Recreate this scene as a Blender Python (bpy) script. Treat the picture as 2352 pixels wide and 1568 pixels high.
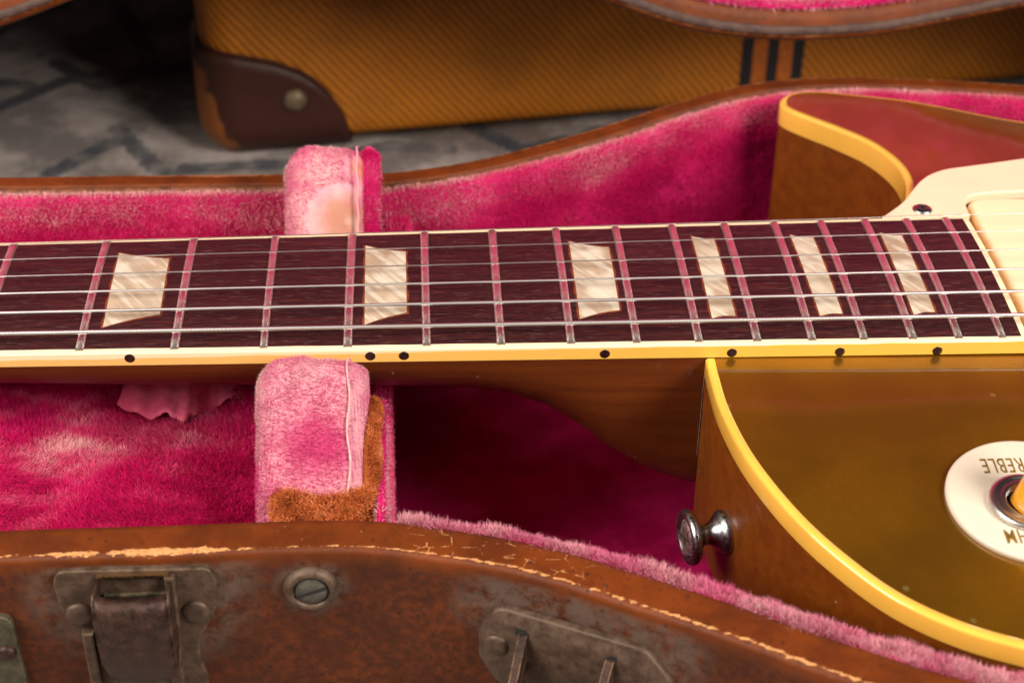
import bpy, math, random
import numpy as np
from mathutils import Vector, Matrix, Euler
from mathutils.geometry import delaunay_2d_cdt
random.seed(7); RNG = np.random.default_rng(11)
for o in list(bpy.data.objects): bpy.data.objects.remove(o)
SC = bpy.context.scene
COL = SC.collection
MM = 0.001

# ------------------------------------------------------------------ camera, light, exposure
cam = bpy.data.cameras.new('camera'); cam_o = bpy.data.objects.new('camera', cam); COL.objects.link(cam_o)
cam_o.location = (0.31263, -0.36074, 0.23843)
cam_o.rotation_euler = (0.95311, -0.007935, -0.052284)
cam.sensor_width = 36; cam.lens = 36 * 4021.0 / 2352
cam.clip_start = 0.02; cam.clip_end = 20
cam.dof.use_dof = True; cam.dof.focus_distance = 0.414; cam.dof.aperture_fstop = 18.0
SC.camera = cam_o
SC.render.resolution_x, SC.render.resolution_y = 1024, 682

W = bpy.data.worlds.new('World'); SC.world = W; W.use_nodes = True
W.node_tree.nodes['Background'].inputs[0].default_value = (1.0, 0.93, 0.88, 1)
W.node_tree.nodes['Background'].inputs[1].default_value = 0.015

def area(name, loc, target, size, sizey, energy, col):
    l = bpy.data.lights.new(name, 'AREA'); l.shape = 'RECTANGLE'; l.size = size; l.size_y = sizey
    l.energy = energy; l.color = col
    o = bpy.data.objects.new(name, l); COL.objects.link(o); o.location = loc
    o.rotation_euler = (Vector(target) - Vector(loc)).to_track_quat('-Z', 'Y').to_euler()
    return o
area('softbox_left', (-0.36, -0.33, 0.62), (0.30, 0.04, -0.02), 0.60, 0.60, 15.8, (1.0, 0.91, 0.81))
area('softbox_right', (1.04, -0.52, 0.60), (0.36, 0.04, -0.02), 0.45, 0.45, 17.2, (1.0, 0.91, 0.81))
SC.view_settings.view_transform = 'Standard'
SC.view_settings.look = 'None'; SC.view_settings.gamma = 1; SC.view_settings.exposure = 0.0

# ------------------------------------------------------------------ helpers
def tag(o, label=None, cat=None, kind=None, group=None):
    if label: o['label'] = label
    if cat: o['category'] = cat
    if kind: o['kind'] = kind
    if group: o['group'] = group
    return o

def thing(name, loc_mm, label, cat):
    o = bpy.data.objects.new(name, None); COL.objects.link(o)
    o.location = Vector(loc_mm) * MM; o.empty_display_size = 0.02
    return tag(o, label, cat)

def mesh(name, V, F, mat, parent=None, smooth=True, uv=None, attr=None, kind=None, label=None):
    """V in mm world coordinates; the object's own space equals world space"""
    me = bpy.data.meshes.new(name)
    V = np.asarray(V, float) * MM
    me.from_pydata(V.tolist(), [], [list(map(int, f)) for f in F]) if not isinstance(F, np.ndarray) else fast(me, V, F)
    if uv is not None:
        lay = me.uv_layers.new(name='UVMap'); li = np.empty(len(me.loops), np.int32); me.loops.foreach_get('vertex_index', li)
        lay.data.foreach_set('uv', np.asarray(uv, np.float32)[li].ravel())
    if attr:
        for k, a in attr.items():
            at = me.attributes.new(k, 'FLOAT', 'POINT'); at.data.foreach_set('value', np.asarray(a, np.float32))
    me.polygons.foreach_set('use_smooth', [smooth] * len(me.polygons))
    me.materials.append(mat); me.update()
    return link(name, me, parent, kind, label)

def fast(me, V, F):
    n = F.shape[1]
    me.vertices.add(len(V)); me.vertices.foreach_set('co', V.astype(np.float32).ravel())
    me.loops.add(F.size); me.loops.foreach_set('vertex_index', F.astype(np.int32).ravel())
    me.polygons.add(len(F)); me.polygons.foreach_set('loop_start', np.arange(0, F.size, n, dtype=np.int32))
    me.polygons.foreach_set('loop_total', np.full(len(F), n, np.int32))
    me.update(calc_edges=True)

def link(name, me, parent=None, kind=None, label=None):
    o = bpy.data.objects.new(name, me); COL.objects.link(o)
    if parent:
        o.parent = parent
        if parent.type == 'EMPTY' and parent.parent is None: o.location = -parent.location
    if kind: o['kind'] = kind
    if label: o['label'] = label
    return o

def sub_empty(name, parent):
    o = bpy.data.objects.new(name, None); COL.objects.link(o); o.parent = parent
    o.empty_display_size = 0.01
    if parent.parent is None and parent.type == 'EMPTY': o.location = -parent.location
    return o

def quads(n, m, close_m=False, close_n=False):
    F = []
    for i in range(n if close_n else n - 1):
        for j in range(m if close_m else m - 1):
            a = i * m + j; b = i * m + (j + 1) % m; c = ((i + 1) % n) * m + (j + 1) % m; d = ((i + 1) % n) * m + j
            F.append((a, b, c, d))
    return F

def catmull(P, step=2.0, closed=False):
    P = [np.array(p, float) for p in P]; out = []
    n = len(P); rng = range(n if closed else n - 1)
    for i in rng:
        p1, p2 = P[i], P[(i + 1) % n]
        p0 = P[i - 1] if (closed or i > 0) else 2 * p1 - p2
        p3 = P[(i + 2) % n] if (closed or i + 2 < n) else 2 * p2 - p1
        k = max(1, int(np.linalg.norm((p2 - p1)[:2]) / step))
        # centripetal
        t0 = 0; t1 = t0 + max(1e-6, np.linalg.norm(p1 - p0)) ** .5; t2 = t1 + max(1e-6, np.linalg.norm(p2 - p1)) ** .5; t3 = t2 + max(1e-6, np.linalg.norm(p3 - p2)) ** .5
        for j in range(k):
            t = t1 + (t2 - t1) * j / k
            A1 = (t1 - t) / (t1 - t0) * p0 + (t - t0) / (t1 - t0) * p1; A2 = (t2 - t) / (t2 - t1) * p1 + (t - t1) / (t2 - t1) * p2
            A3 = (t3 - t) / (t3 - t2) * p2 + (t - t2) / (t3 - t2) * p3
            B1 = (t2 - t) / (t2 - t0) * A1 + (t - t0) / (t2 - t0) * A2; B2 = (t3 - t) / (t3 - t1) * A2 + (t - t1) / (t3 - t1) * A3
            out.append((t2 - t) / (t2 - t1) * B1 + (t - t1) / (t2 - t1) * B2)
    if not closed: out.append(P[-1])
    return np.array(out)

def path_frames(P, side):
    """side=+1: inward normal is left of travel; -1: right"""
    d = np.gradient(P[:, :2], axis=0); d /= np.linalg.norm(d, axis=1)[:, None]
    n = np.stack([-d[:, 1], d[:, 0]], 1) * side
    s = np.r_[0, np.cumsum(np.linalg.norm(np.diff(P[:, :2], axis=0), axis=1))]
    return d, n, s

def sweep(P, n, prof):
    """prof: list of (offset, z) arrays or numbers -> verts (len(P)*len(prof)), faces"""
    V = []
    k = len(P)
    cols = []
    for off, z in prof:
        off = np.broadcast_to(off, k); z = np.broadcast_to(z, k)
        cols.append(np.c_[P[:, :2] + n * off[:, None], z])
    V = np.stack(cols, 1).reshape(-1, 3)
    return V, quads(k, len(prof))

def flip(F): return [tuple(reversed(f)) for f in F]

def box(x0, x1, y0, y1, z0, z1, b=0.0):
    """box with small chamfers"""
    if b <= 0:
        V = [(x, y, z) for x in (x0, x1) for y in (y0, y1) for z in (z0, z1)]
        F = [(0, 1, 3, 2), (4, 6, 7, 5), (0, 4, 5, 1), (2, 3, 7, 6), (0, 2, 6, 4), (1, 5, 7, 3)]
        return V, F
    V, F = rounded_prism([(x0, y0), (x1, y0), (x1, y1), (x0, y1)], z0, z1, b)
    return V, F

def rounded_prism(poly, z0, z1, b, seg=2, bottom=False):
    """extrude 2D polygon (ccw) from z0 to z1, top edge rounded by b"""
    P = np.array(poly, float); n = len(P)
    e = np.roll(P, -1, 0) - P; e /= np.maximum(1e-9, np.linalg.norm(e, axis=1))[:, None]
    nn = np.stack([-e[:, 1], e[:, 0]], 1); pn = np.roll(nn, 1, 0)
    m = nn + pn; m /= np.maximum(.35, (m * nn).sum(1))[:, None]
    rings = [(0, z0), (0, z1 - b)]
    for k in range(1, seg + 1):
        a = math.pi / 2 * k / seg; rings.append((b * (1 - math.cos(a)), z1 - b + b * math.sin(a)))
    V = []; F = []
    for off, z in rings:
        for p, q in zip(P, m): V.append((p[0] + q[0] * off, p[1] + q[1] * off, z))
    r = len(rings)
    for i in range(r - 1):
        for j in range(n):
            F.append((i * n + j, i * n + (j + 1) % n, (i + 1) * n + (j + 1) % n, (i + 1) * n + j))
    F.append(tuple((r - 1) * n + j for j in range(n))); F.append(tuple(reversed(range(n))))
    return V, F

def rounded_poly(P, r, seg=5):
    out = []; n = len(P)
    for i in range(n):
        p = np.array(P[i], float); a = np.array(P[i - 1], float) - p; c = np.array(P[(i + 1) % n], float) - p
        rr = r[i] if hasattr(r, '__len__') else r
        la, lc = np.linalg.norm(a), np.linalg.norm(c); rr = min(rr, la * .48, lc * .48)
        s, t = p + a / la * rr, p + c / lc * rr
        for k in range(seg + 1):
            u = k / seg; out.append(tuple((1 - u) ** 2 * s + 2 * u * (1 - u) * p + u * u * t))
    return out

def lathe(prof, seg, M):
    """prof [(r, h)], revolve about local z, map through 4x4 (mm)"""
    V = []; F = []
    for r, h in prof:
        for k in range(seg):
            a = 2 * math.pi * k / seg; V.append(M @ Vector((r * math.cos(a), r * math.sin(a), h)))
    n = len(prof)
    for i in range(n - 1):
        for k in range(seg):
            F.append((i * seg + k, i * seg + (k + 1) % seg, (i + 1) * seg + (k + 1) % seg, (i + 1) * seg + k))
    F.append(tuple(reversed(range(seg)))); F.append(tuple((n - 1) * seg + k for k in range(seg)))
    return [tuple(v) for v in V], F

def frame(origin, zdir, xhint=(1, 0, 0)):
    z = Vector(zdir).normalized(); y = z.cross(Vector(xhint)).normalized(); x = y.cross(z)
    return Matrix(((x[0], y[0], z[0], origin[0]), (x[1], y[1], z[1], origin[1]), (x[2], y[2], z[2], origin[2]), (0, 0, 0, 1)))

def xform(V, M): return [tuple(M @ Vector(v)) for v in V]

def tube(P, r, seg=8, cap=True):
    P = [Vector(p) for p in P]; V = []; n = len(P)
    for i, p in enumerate(P):
        d = (P[min(i + 1, n - 1)] - P[max(i - 1, 0)]).normalized()
        u = d.orthogonal() if abs(d.z) > .95 else d.cross(Vector((0, 0, 1))); u.normalize(); w = d.cross(u)
        rr = r[i] if hasattr(r, '__len__') else r
        for k in range(seg):
            a = 2 * math.pi * k / seg; V.append(tuple(p + (u * math.cos(a) + w * math.sin(a)) * rr))
    F = quads(n, seg, close_m=True)
    if cap: F += [tuple(reversed(range(seg))), tuple((n - 1) * seg + k for k in range(seg))]
    return V, F

def join(*vf):
    V = []; F = []
    for v, f in vf:
        k = len(V); V += [tuple(p) for p in v]; F += [tuple(i + k for i in q) for q in f]
    return V, F

def fnoise(P, freq, seed=0, octaves=3):
    """smooth pseudo noise ~[-1,1] from sums of random plane waves"""
    r = np.random.default_rng(seed); out = np.zeros(len(P)); amp = 1; tot = 0
    for o in range(octaves):
        for k in range(6):
            d = r.normal(size=3); d /= np.linalg.norm(d)
            out += amp * np.sin((P @ d) * freq * r.uniform(.7, 1.4) * 2 * math.pi + r.uniform(0, 6.28))
        tot += amp * 2.2; amp *= .55; freq *= 2.1
    return np.clip(out / tot, -1, 1)

def smoothstep(a, b, x):
    t = np.clip((x - a) / (b - a), 0, 1); return t * t * (3 - 2 * t)

# ------------------------------------------------------------------ material kit
class Mat:
    def __init__(self, name):
        self.m = bpy.data.materials.new(name); self.m.use_nodes = True
        self.t = self.m.node_tree; self.b = self.t.nodes['Principled BSDF']
        self.out = self.t.nodes['Material Output']
    def n(self, typ, ins=None, out=0, **props):
        nd = self.t.nodes.new('ShaderNode' + typ)
        for k, v in props.items(): setattr(nd, k, v)
        for k, v in (ins or {}).items(): self.set(nd.inputs[k], v)
        return nd if out is None else nd.outputs[out]
    def set(self, sock, v):
        if isinstance(v, bpy.types.NodeSocket): self.t.links.new(v, sock)
        elif isinstance(v, (tuple, list)) and sock.type == 'RGBA': sock.default_value = tuple(v) + ((1,) if len(v) == 3 else ())
        else: sock.default_value = v
    def p(self, **kw):
        for k, v in kw.items(): self.set(self.b.inputs[k.replace('_', ' ')], v)
        return self
    def co(self, s=(1, 1, 1), rot=(0, 0, 0), src='Object'):
        tc = self.n('TexCoord', out=None).outputs[src]
        k = 1000 if src == 'Object' else 1
        if rot != (0, 0, 0):
            tc = self.n('Mapping', {'Vector': tc, 'Rotation': rot})
        return self.n('Mapping', {'Vector': tc, 'Scale': tuple(k * a for a in s)})
    def noise(self, vec, scale, detail=3, rough=.55, dist=0):
        return self.n('TexNoise', {'Vector': vec, 'Scale': scale, 'Detail': detail, 'Roughness': rough, 'Distortion': dist})
    def math(self, op, a, b=0.0, c=0.0, clamp=False):
        return self.n('Math', {0: a, 1: b, 2: c}, operation=op, use_clamp=clamp)
    def rng(self, v, a, b, c=0.0, d=1.0, smooth=True):
        return self.n('MapRange', {'Value': v, 'From Min': a, 'From Max': b, 'To Min': c, 'To Max': d}, interpolation_type='SMOOTHSTEP' if smooth else 'LINEAR')
    def mix(self, f, a, b, blend='MIX'):
        nd = self.n('Mix', out=None, data_type='RGBA', blend_type=blend)
        self.set(nd.inputs[0], f); self.set(nd.inputs[6], a); self.set(nd.inputs[7], b)
        return nd.outputs[2]
    def sep(self, v): return self.n('SeparateXYZ', {0: v}, out=None).outputs
    def bump(self, h, strength=.3, dist=.1, normal=None):
        ins = {'Height': h, 'Strength': strength, 'Distance': dist * MM}
        if normal is not None: ins['Normal'] = normal
        return self.n('Bump', ins)
    def attr(self, name): return self.n('Attribute', out=None, attribute_name=name).outputs['Fac']

def m_gold():
    m = Mat('gold_top_lacquer'); c = m.co()
    fl = m.noise(c, 4.0, 2, .7); cl = m.noise(c, .03, 3)
    col = m.mix(m.rng(fl, .3, .75), (.28, .118, .004), (.42, .19, .007))
    col = m.mix(m.rng(cl, .38, .66, 0, .7), col, (.22, .095, .005))
    sp = m.n('TexVoronoi', {'Vector': c, 'Scale': .09}); spn = m.noise(c, .05, 1)
    spot = m.math('MULTIPLY', m.rng(sp, .075, .05), m.rng(spn, .44, .48))
    col = m.mix(spot, col, (.42, .27, .07))
    m.p(Base_Color=col, Metallic=.76, Roughness=.36, Coat_Weight=1.0, Coat_Roughness=.04, Coat_IOR=1.7)
    m.p(Normal=m.bump(m.noise(c, 3.0, 2, .7), .22, .05)); m.set(m.b.inputs['Coat Normal'], m.bump(m.noise(c, .06, 2), .12, .6))
    return m.m

def m_wood(name, a, b, coat=.7, scale=(.03, .6, .6), rough=.45):
    m = Mat(name); c = m.co(scale)
    g = m.noise(c, 1.0, 5, .6, .4); f = m.noise(m.co((scale[0] * 5, scale[1] * 4, scale[2] * 4)), 1.0, 3)
    col = m.mix(m.rng(g, .3, .72), a, b)
    col = m.mix(m.rng(f, .55, .75, 0, .35), col, tuple(x * .35 for x in a))
    sc = m.n('TexVoronoi', {'Vector': m.co(), 'Scale': .16}); scn = m.noise(m.co(), .07, 1)
    spot = m.math('MULTIPLY', m.rng(sc, .06, .04), m.rng(scn, .5, .56))
    col = m.mix(m.math('MULTIPLY', spot, .6), col, (.45, .3, .2))
    m.p(Base_Color=col, Roughness=rough, Specular_IOR_Level=.3, Coat_Weight=coat, Coat_Roughness=.08, Normal=m.bump(f, .05, .1))
    return m.m

def m_rosewood():
    m = Mat('rosewood'); 
    g = m.noise(m.co((.05, 1.3, 1.3)), 1.0, 4, .6, .3); p = m.noise(m.co((.22, 3.4, 3.4)), 1.0, 3, .65); q = m.noise(m.co((.10, 2.2, 2.2)), 1.0, 2)
    col = m.mix(m.rng(g, .3, .7), (.012, .0035, .004), (.045, .010, .010))
    col = m.mix(m.rng(q, .56, .70, 0, .8), col, (.090, .017, .010)); p2 = m.noise(m.co((.3, 4.2, 4.2)), 1.0, 2, .6); col = m.mix(m.rng(p2, .58, .66, 0, .8), col, (.004, .001, .0015))
    pore = m.rng(p, .60, .68)
    col = m.mix(m.math('MULTIPLY', pore, .6), col, (.16, .09, .08))
    m.p(Base_Color=col, Roughness=m.rng(p, .4, .7, .38, .55), Specular_IOR_Level=.42, Normal=m.bump(p, .35, .12))
    return m.m

def m_pearl():
    m = Mat('mother_of_pearl'); c = m.co((1, .7, 1), (0, 0, .7))
    w = m.noise(c, .09, 2, .45, .9); v = m.noise(m.co((.5, .22, 1), (0, 0, -.6)), .16, 1, .4, 1.2)
    col = m.mix(m.rng(w, .32, .68), (.36, .26, .17), (.56, .50, .39))
    col = m.mix(m.rng(v, .35, .5, .5, 0), col, (.50, .39, .29))
    bd = m.noise(m.co((.05, .55, 1), (0, 0, .95)), 1.0, 2, .5, .3); col = m.mix(m.rng(bd, .52, .60, 0, .55), col, (.64, .60, .51)); col = m.mix(m.rng(bd, .44, .36, 0, .5), col, (.33, .26, .20))
    n = m.bump(v, .2, .6)
    m.p(Base_Color=col, Roughness=.4, Specular_IOR_Level=.3, Coat_Weight=.0, Coat_Roughness=.12, Normal=n)
    return m.m

def m_plain(name, col, rough=.4, metal=0.0, spec=.5, coat=0.0, var=.15, scale=.3, dirt=None, bump=0.0, sss=0.0):
    m = Mat(name); c = m.co(); n = m.noise(c, scale, 4)
    cc = m.mix(m.rng(n, .3, .7), tuple(x * (1 - var) for x in col), tuple(min(1, x * (1 + var)) for x in col))
    if dirt:
        n2 = m.noise(c, dirt[1], 5, .65); cc = m.mix(m.rng(n2, dirt[2], dirt[3], 0, dirt[4]), cc, dirt[0])
    m.p(Base_Color=cc, Roughness=rough, Metallic=metal, Specular_IOR_Level=spec, Coat_Weight=coat, Coat_Roughness=.08)
    if sss: m.p(Subsurface_Weight=sss, Subsurface_Radius=(1, .6, .2), Subsurface_Scale=.0015)
    if bump: m.p(Normal=m.bump(m.noise(c, 2.5, 4), bump, .15))
    return m.m

def m_fb_binding():
    m = Mat('fingerboard_binding'); s = m.sep(m.co()); n = m.noise(m.co((.08, .6, .6)), 1, 4); n2 = m.noise(m.co((.25, 1, 1)), 1, 3)
    # amber lacquer left on the lower side, worn through to cream towards the top and along the neck
    edge = m.math('ADD', m.math('MULTIPLY', m.rng(s[0], 200, 400, 0, 1), 1.15), -2.75)
    edge = m.math('ADD', edge, m.math('MULTIPLY', m.math('SUBTRACT', n, .5), .9))
    wear = m.rng(m.math('SUBTRACT', s[2], edge), -.22, .22)
    amber = m.mix(m.rng(s[0], 230, 400), (.86, .50, .16), (.88, .50, .075))
    col = m.mix(wear, amber, (.90, .74, .47))
    col = m.mix(m.rng(n2, .62, .75, 0, .3), col, (.75, .45, .2))
    m.p(Base_Color=col, Roughness=.32, Coat_Weight=.5, Coat_Roughness=.1, Subsurface_Weight=.25, Subsurface_Radius=(1, .6, .2), Subsurface_Scale=.001)
    return m.m

def m_leather():
    """brown cloth-backed case covering, UV: u = run along the wall (mm), v = mm from the outer rim corner (+ over the rim, - down the wall)"""
    m = Mat('brown_leatherette'); c = m.co(); uv = m.n('UVMap'); su = m.sep(uv); x = m.sep(c)[0]
    n1 = m.noise(c, .09, 5, .62); n2 = m.noise(c, .55, 4, .6); n3 = m.noise(c, 1.6, 3, .6)
    col = m.mix(m.rng(n1, .25, .75), (.080, .017, .003), (.170, .036, .004))
    col = m.mix(m.rng(n2, .58, .76, 0, .5), col, (.040, .012, .006))
    sp = m.n('TexVoronoi', {'Vector': c, 'Scale': .33}); col = m.mix(m.math('MULTIPLY', m.rng(sp, .22, .12), m.rng(n1, .42, .56, 0, .8)), col, (.035, .016, .012))
    # wall below the rim: darker brown in patches, grey dust around the hardware
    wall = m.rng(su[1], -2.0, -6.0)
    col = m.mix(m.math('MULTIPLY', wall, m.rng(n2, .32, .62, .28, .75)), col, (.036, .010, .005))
    dust = None
    for (px, py, pz, r0, r1) in ((249, -81, -25, 17, 28), (262, -81, -19, 6, 17), (286, -81, -24.5, 5, 10), (340, -96, -25, 10, 26), (357, -103, -24, 6, 17), (326, -90, -25, 5, 14)):
        d = m.n('VectorMath', {0: c, 1: (px, py, pz)}, out=1, operation='DISTANCE')
        k = m.rng(d, r0, r1, 1, 0); dust = k if dust is None else m.math('MAXIMUM', dust, k)
    dn = m.noise(c, .22, 5, .7)
    dust = m.math('MULTIPLY', m.math('MULTIPLY', dust, m.rng(dn, .34, .62)), m.rng(su[1], -1.5, -4))
    col = m.mix(m.math('MULTIPLY', dust, .6), col, (.15, .115, .092))
    # worn corner showing the canvas
    ramp = m.n('ValToRGB', {'Fac': m.rng(x, 200, 460, 0, 1, False)}, out=None); cr = ramp.color_ramp
    stops = [(200, .10), (229, .10), (232, .55), (234, .95), (240.5, .85), (242, .1), (243.5, .35), (246, 1.05), (254, 1.55), (260, 1.15), (267, .8), (270, .22), (276, .02), (300, .06), (318, .26), (345, .20), (372, .40), (410, .42), (460, .4)]
    while len(cr.elements) < len(stops): cr.elements.new(.5)
    for e, (sx, w) in zip(cr.elements, stops): e.position = (sx - 200) / 260; e.color = (w / 4,) * 3 + (1,)
    w = m.math('MULTIPLY', ramp.outputs[0], 2.7)
    wn = m.noise(m.co((.6, 1.6, 1.6)), .7, 4, .65)
    dist = m.math('ADD', m.math('ABSOLUTE', m.math('SUBTRACT', su[1], .95)), m.math('MULTIPLY', m.math('SUBTRACT', wn, .5), 3.0))
    worn = m.math('MULTIPLY', m.rng(m.math('SUBTRACT', w, dist), -.08, .16), m.rng(m.sep(c)[1], 10, -10, .45, 1))
    vor = m.n('TexVoronoi', {'Vector': m.co((.16, .26, .2)), 'Scale': 1.0}, feature='DISTANCE_TO_EDGE')
    zone = m.math('MULTIPLY', m.math('MULTIPLY', m.rng(x, 304, 312), m.rng(x, 352, 335)), m.math('MULTIPLY', m.rng(su[1], .3, 1.2), m.rng(m.sep(c)[1], 10, -10)))
    cr1 = m.math('MULTIPLY', m.math('MULTIPLY', m.rng(vor, .026, .010), zone), m.rng(m.noise(c, .3, 4, .7), .50, .60))
    flk = m.math('MULTIPLY', m.rng(m.noise(c, .8, 5, .7), .665, .70), m.math('MULTIPLY', m.rng(su[1], .2, 1.), m.rng(m.noise(c, .05, 2), .45, .6)))
    worn = m.math('MAXIMUM', m.math('MAXIMUM', worn, cr1), m.math('MULTIPLY', flk, .8))
    wv = m.math('MULTIPLY', m.math('SINE', m.math('MULTIPLY', su[0], 11.5)), m.math('SINE', m.math('MULTIPLY', su[1], 11.5)))
    canvas = m.mix(m.math('MULTIPLY', m.rng(wv, -.7, .5), m.rng(n3, .3, .62, .35, 1)), (.30, .095, .022), (.84, .46, .19))
    col = m.mix(worn, col, canvas)
    weave = m.math('MULTIPLY', m.math('SINE', m.math('MULTIPLY', su[0], 12.5)), m.math('SINE', m.math('MULTIPLY', su[1], 9)))
    rough = m.mix(wall, (.42,) * 3, (.62,) * 3)
    rough = m.mix(worn, rough, (.9,) * 3); rough = m.mix(m.rng(n3, .3, .7, 0, .25), rough, (.7,) * 3)
    h = m.math('ADD', m.math('MULTIPLY', weave, .35), m.math('MULTIPLY', n3, 1.0)); h = m.math('SUBTRACT', h, m.math('MULTIPLY', worn, 1.6))
    m.p(Base_Color=col, Roughness=rough, Specular_IOR_Level=.26, Coat_Weight=.0, Coat_Roughness=.25, Normal=m.bump(h, .4, .2))
    return m.m

def m_hw(name, a, b, metal=.55):
    m = Mat(name); c = m.co(); n = m.noise(c, .35, 5, .65); f = m.noise(c, 2.2, 3)
    col = m.mix(m.rng(n, .32, .68), a, b); col = m.mix(m.rng(f, .55, .75, 0, .5), col, (.20, .085, .035))
    dt = m.n('VectorMath', {0: m.n('Bevel', {'Radius': .0006}), 1: m.n('NewGeometry', out=1)}, out=1, operation='DOT_PRODUCT')
    ew = m.math('MULTIPLY', m.rng(dt, .985, .86), m.rng(n, .40, .62, .1, .8)); col = m.mix(ew, col, (.34, .22, .12))
    m.p(Base_Color=col, Metallic=metal, Roughness=m.rng(n, .3, .7, .42, .68), Normal=m.bump(m.math('ADD', n, m.math('MULTIPLY', f, .4)), .3, .15))
    return m.m

def m_steel(name, col=(.62, .60, .57), rough=.22):
    m = Mat(name); c = m.co(); n = m.noise(c, 1.2, 4)
    m.p(Base_Color=m.mix(m.rng(n, .4, .75), col, tuple(x * .7 for x in col)), Metallic=1.0, Roughness=m.rng(n, .3, .7, rough * .8, rough * 1.5), Normal=m.bump(n, .05, .05))
    return m.m

def m_string(name, wound):
    m = Mat(name); c = m.co(); x = m.sep(c)[0]
    m.p(Base_Color=(.80, .79, .77), Metallic=1.0, Roughness=.42 if name[-1] in '345' else .32)
    if wound:
        h = m.math('SINE', m.math('MULTIPLY', x, 2 * math.pi / wound)); m.p(Normal=m.bump(h, .10, .05))
    return m.m

def m_pile(name, ramp, sheen=(1, .6, .75), rough=.75):
    """fibre or plush: 'fade' attribute picks the tone (0 deep .. 1 pale): faded dye plus nap light put into colour"""
    m = Mat(name); f = m.attr('fade')
    r = m.n('ValToRGB', {'Fac': f}, out=None); cr = r.color_ramp
    while len(cr.elements) < len(ramp): cr.elements.new(.5)
    for e, (p, col) in zip(cr.elements, ramp): e.position = p; e.color = tuple(col) + (1,)
    m.p(Base_Color=r.outputs[0], Roughness=rough, Specular_IOR_Level=.2, Sheen_Weight=.06, Sheen_Roughness=.4, Sheen_Tint=sheen + (1,))
    return m.m

def m_plush(name, deep, faded, scale=.06, knit=0.0, stain=None, thr=(.4, .66)):
    m = Mat(name); c = m.co(); n = m.noise(c, scale, 4, .6); f = m.noise(c, 2.2, 3, .7)
    col = m.mix(m.rng(n, thr[0], thr[1]), deep, faded)
    if stain:
        for (p, r0, r1, sc) in stain:
            d = m.n('VectorMath', {0: m.n('VectorMath', {0: c, 1: p}, operation='SUBTRACT')}, out=1, operation='LENGTH')
            d = m.math('ADD', d, m.math('MULTIPLY', m.math('SUBTRACT', m.noise(c, .25, 4), .5), 6.))
            col = m.mix(m.rng(d, r0, r1, .85, 0), col, sc)
    h = f
    if knit:
        s = m.sep(c); k = m.math('MULTIPLY', m.math('SINE', m.math('MULTIPLY', s[0], knit)), m.math('SINE', m.math('MULTIPLY', m.math('SUBTRACT', s[1], s[2]), knit * .75)))
        edge = m.rng(m.math('ABSOLUTE', m.math('SUBTRACT', s[0], 285.8)), 6.5, 9.5, .12, 1) if knit < 6 else 1.0; k = m.math('MULTIPLY', k, edge)
        h = m.math('ADD', m.math('MULTIPLY', k, .8), f)
        col = m.mix(m.rng(k, -.2, -.9, 0, .45 if knit < 6 else .15), col, tuple(x * .55 for x in deep))
    m.p(Base_Color=col, Roughness=.9, Specular_IOR_Level=.15, Sheen_Weight=.06, Sheen_Roughness=.4, Sheen_Tint=(1, .55, .75, 1), Normal=m.bump(h, .6, .35))
    return m.m

PINK = [(0.0, (.40, .0, .070)), (.35, (.68, .002, .140)), (.62, (.74, .075, .22)), (.85, (.80, .27, .36)), (1.0, (.83, .44, .46))]
PALE = [(0.0, (.66, .025, .19)), (.3, (.66, .085, .24)), (.6, (.64, .19, .29)), (.85, (.70, .34, .38)), (1.0, (.74, .47, .45))]
BROWN = [(0.0, (.20, .040, .010)), (.4, (.60, .155, .040)), (.75, (.76, .27, .09)), (1.0, (.88, .44, .20))]
gold = m_gold()
mahog = m_wood('mahogany_back', (.135, .031, .002), (.185, .048, .003), coat=.15, scale=(.03, .25, .25))
neckw = m_wood('mahogany_neck', (.090, .018, .003), (.120, .027, .004), coat=.15, scale=(.02, .35, .35))
rosew = m_rosewood(); pearl = m_pearl(); fbbind = m_fb_binding()
bind = m_plain('aged_binding', (.90, .50, .075), .3, 0, .5, 1.0, .07, .05, ((.80, .40, .07), .12, .6, .8, .4), .02, .2)
cream_worn = m_plain('cream_plastic_end', (.88, .70, .46), .4, var=.06)
cream = m_plain('cream_switch_plastic', (.66, .585, .47), .38, 0, .45, .1, .03, .08, ((.72, .45, .30), .5, .74, .8, .6))
peach = m_plain('cream_pickguard_plastic', (.85, .61, .43), .42, 0, .4, .1, .03, .05, None, .0, .1)
fretm = m_plain('fret_wire', (.88, .83, .76), .38, 1.0, .5, 0, .06, 1.0)
steel = m_steel('nickel', (.40, .40, .42), .27)
dark = m_plain('tortoise_dot', (.025, .010, .008), .25, var=.4, scale=.8)
inlayedge = m_plain('inlay_glue_line', (.17, .035, .008), .5, var=.4, scale=1.2)
amber = m_plain('amber_switch_tip', (.85, .36, .02), .25, 0, .5, .6, .06, .2, sss=.3)
ink = m_plain('gold_lettering', (.33, .20, .035), .35, .5, var=.3, scale=1.5)
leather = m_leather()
rimstrip = m_plain('worn_rim_strip', (.16, .062, .028), .6, var=.45, scale=.35, dirt=((.35, .17, .08), .9, .6, .7, .7))
hw = m_hw('aged_brass', (.060, .036, .024), (.125, .079, .054), .45)
hwd = m_hw('dark_brass', (.022, .011, .009), (.065, .032, .022), .5)
hwl = m_hw('green_brass', (.055, .052, .032), (.11, .10, .065), .6)
grip = m_plain('handle_leather', (.19, .062, .022), .45, var=.3, scale=.2, bump=.2)
black = m_plain('black_void', (.012, .010, .009), .8, var=.2)
plush_deep = m_plush('plush_lining', (.36, .0, .068), (.56, .012, .14))
plush_pad = m_plush('worn_plush_pad', (.56, .12, .24), (.72, .34, .40), .07, 4.6, [((286, -52, -8), 3, 11, (.52, .05, .17))], (.30, .55))
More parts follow.
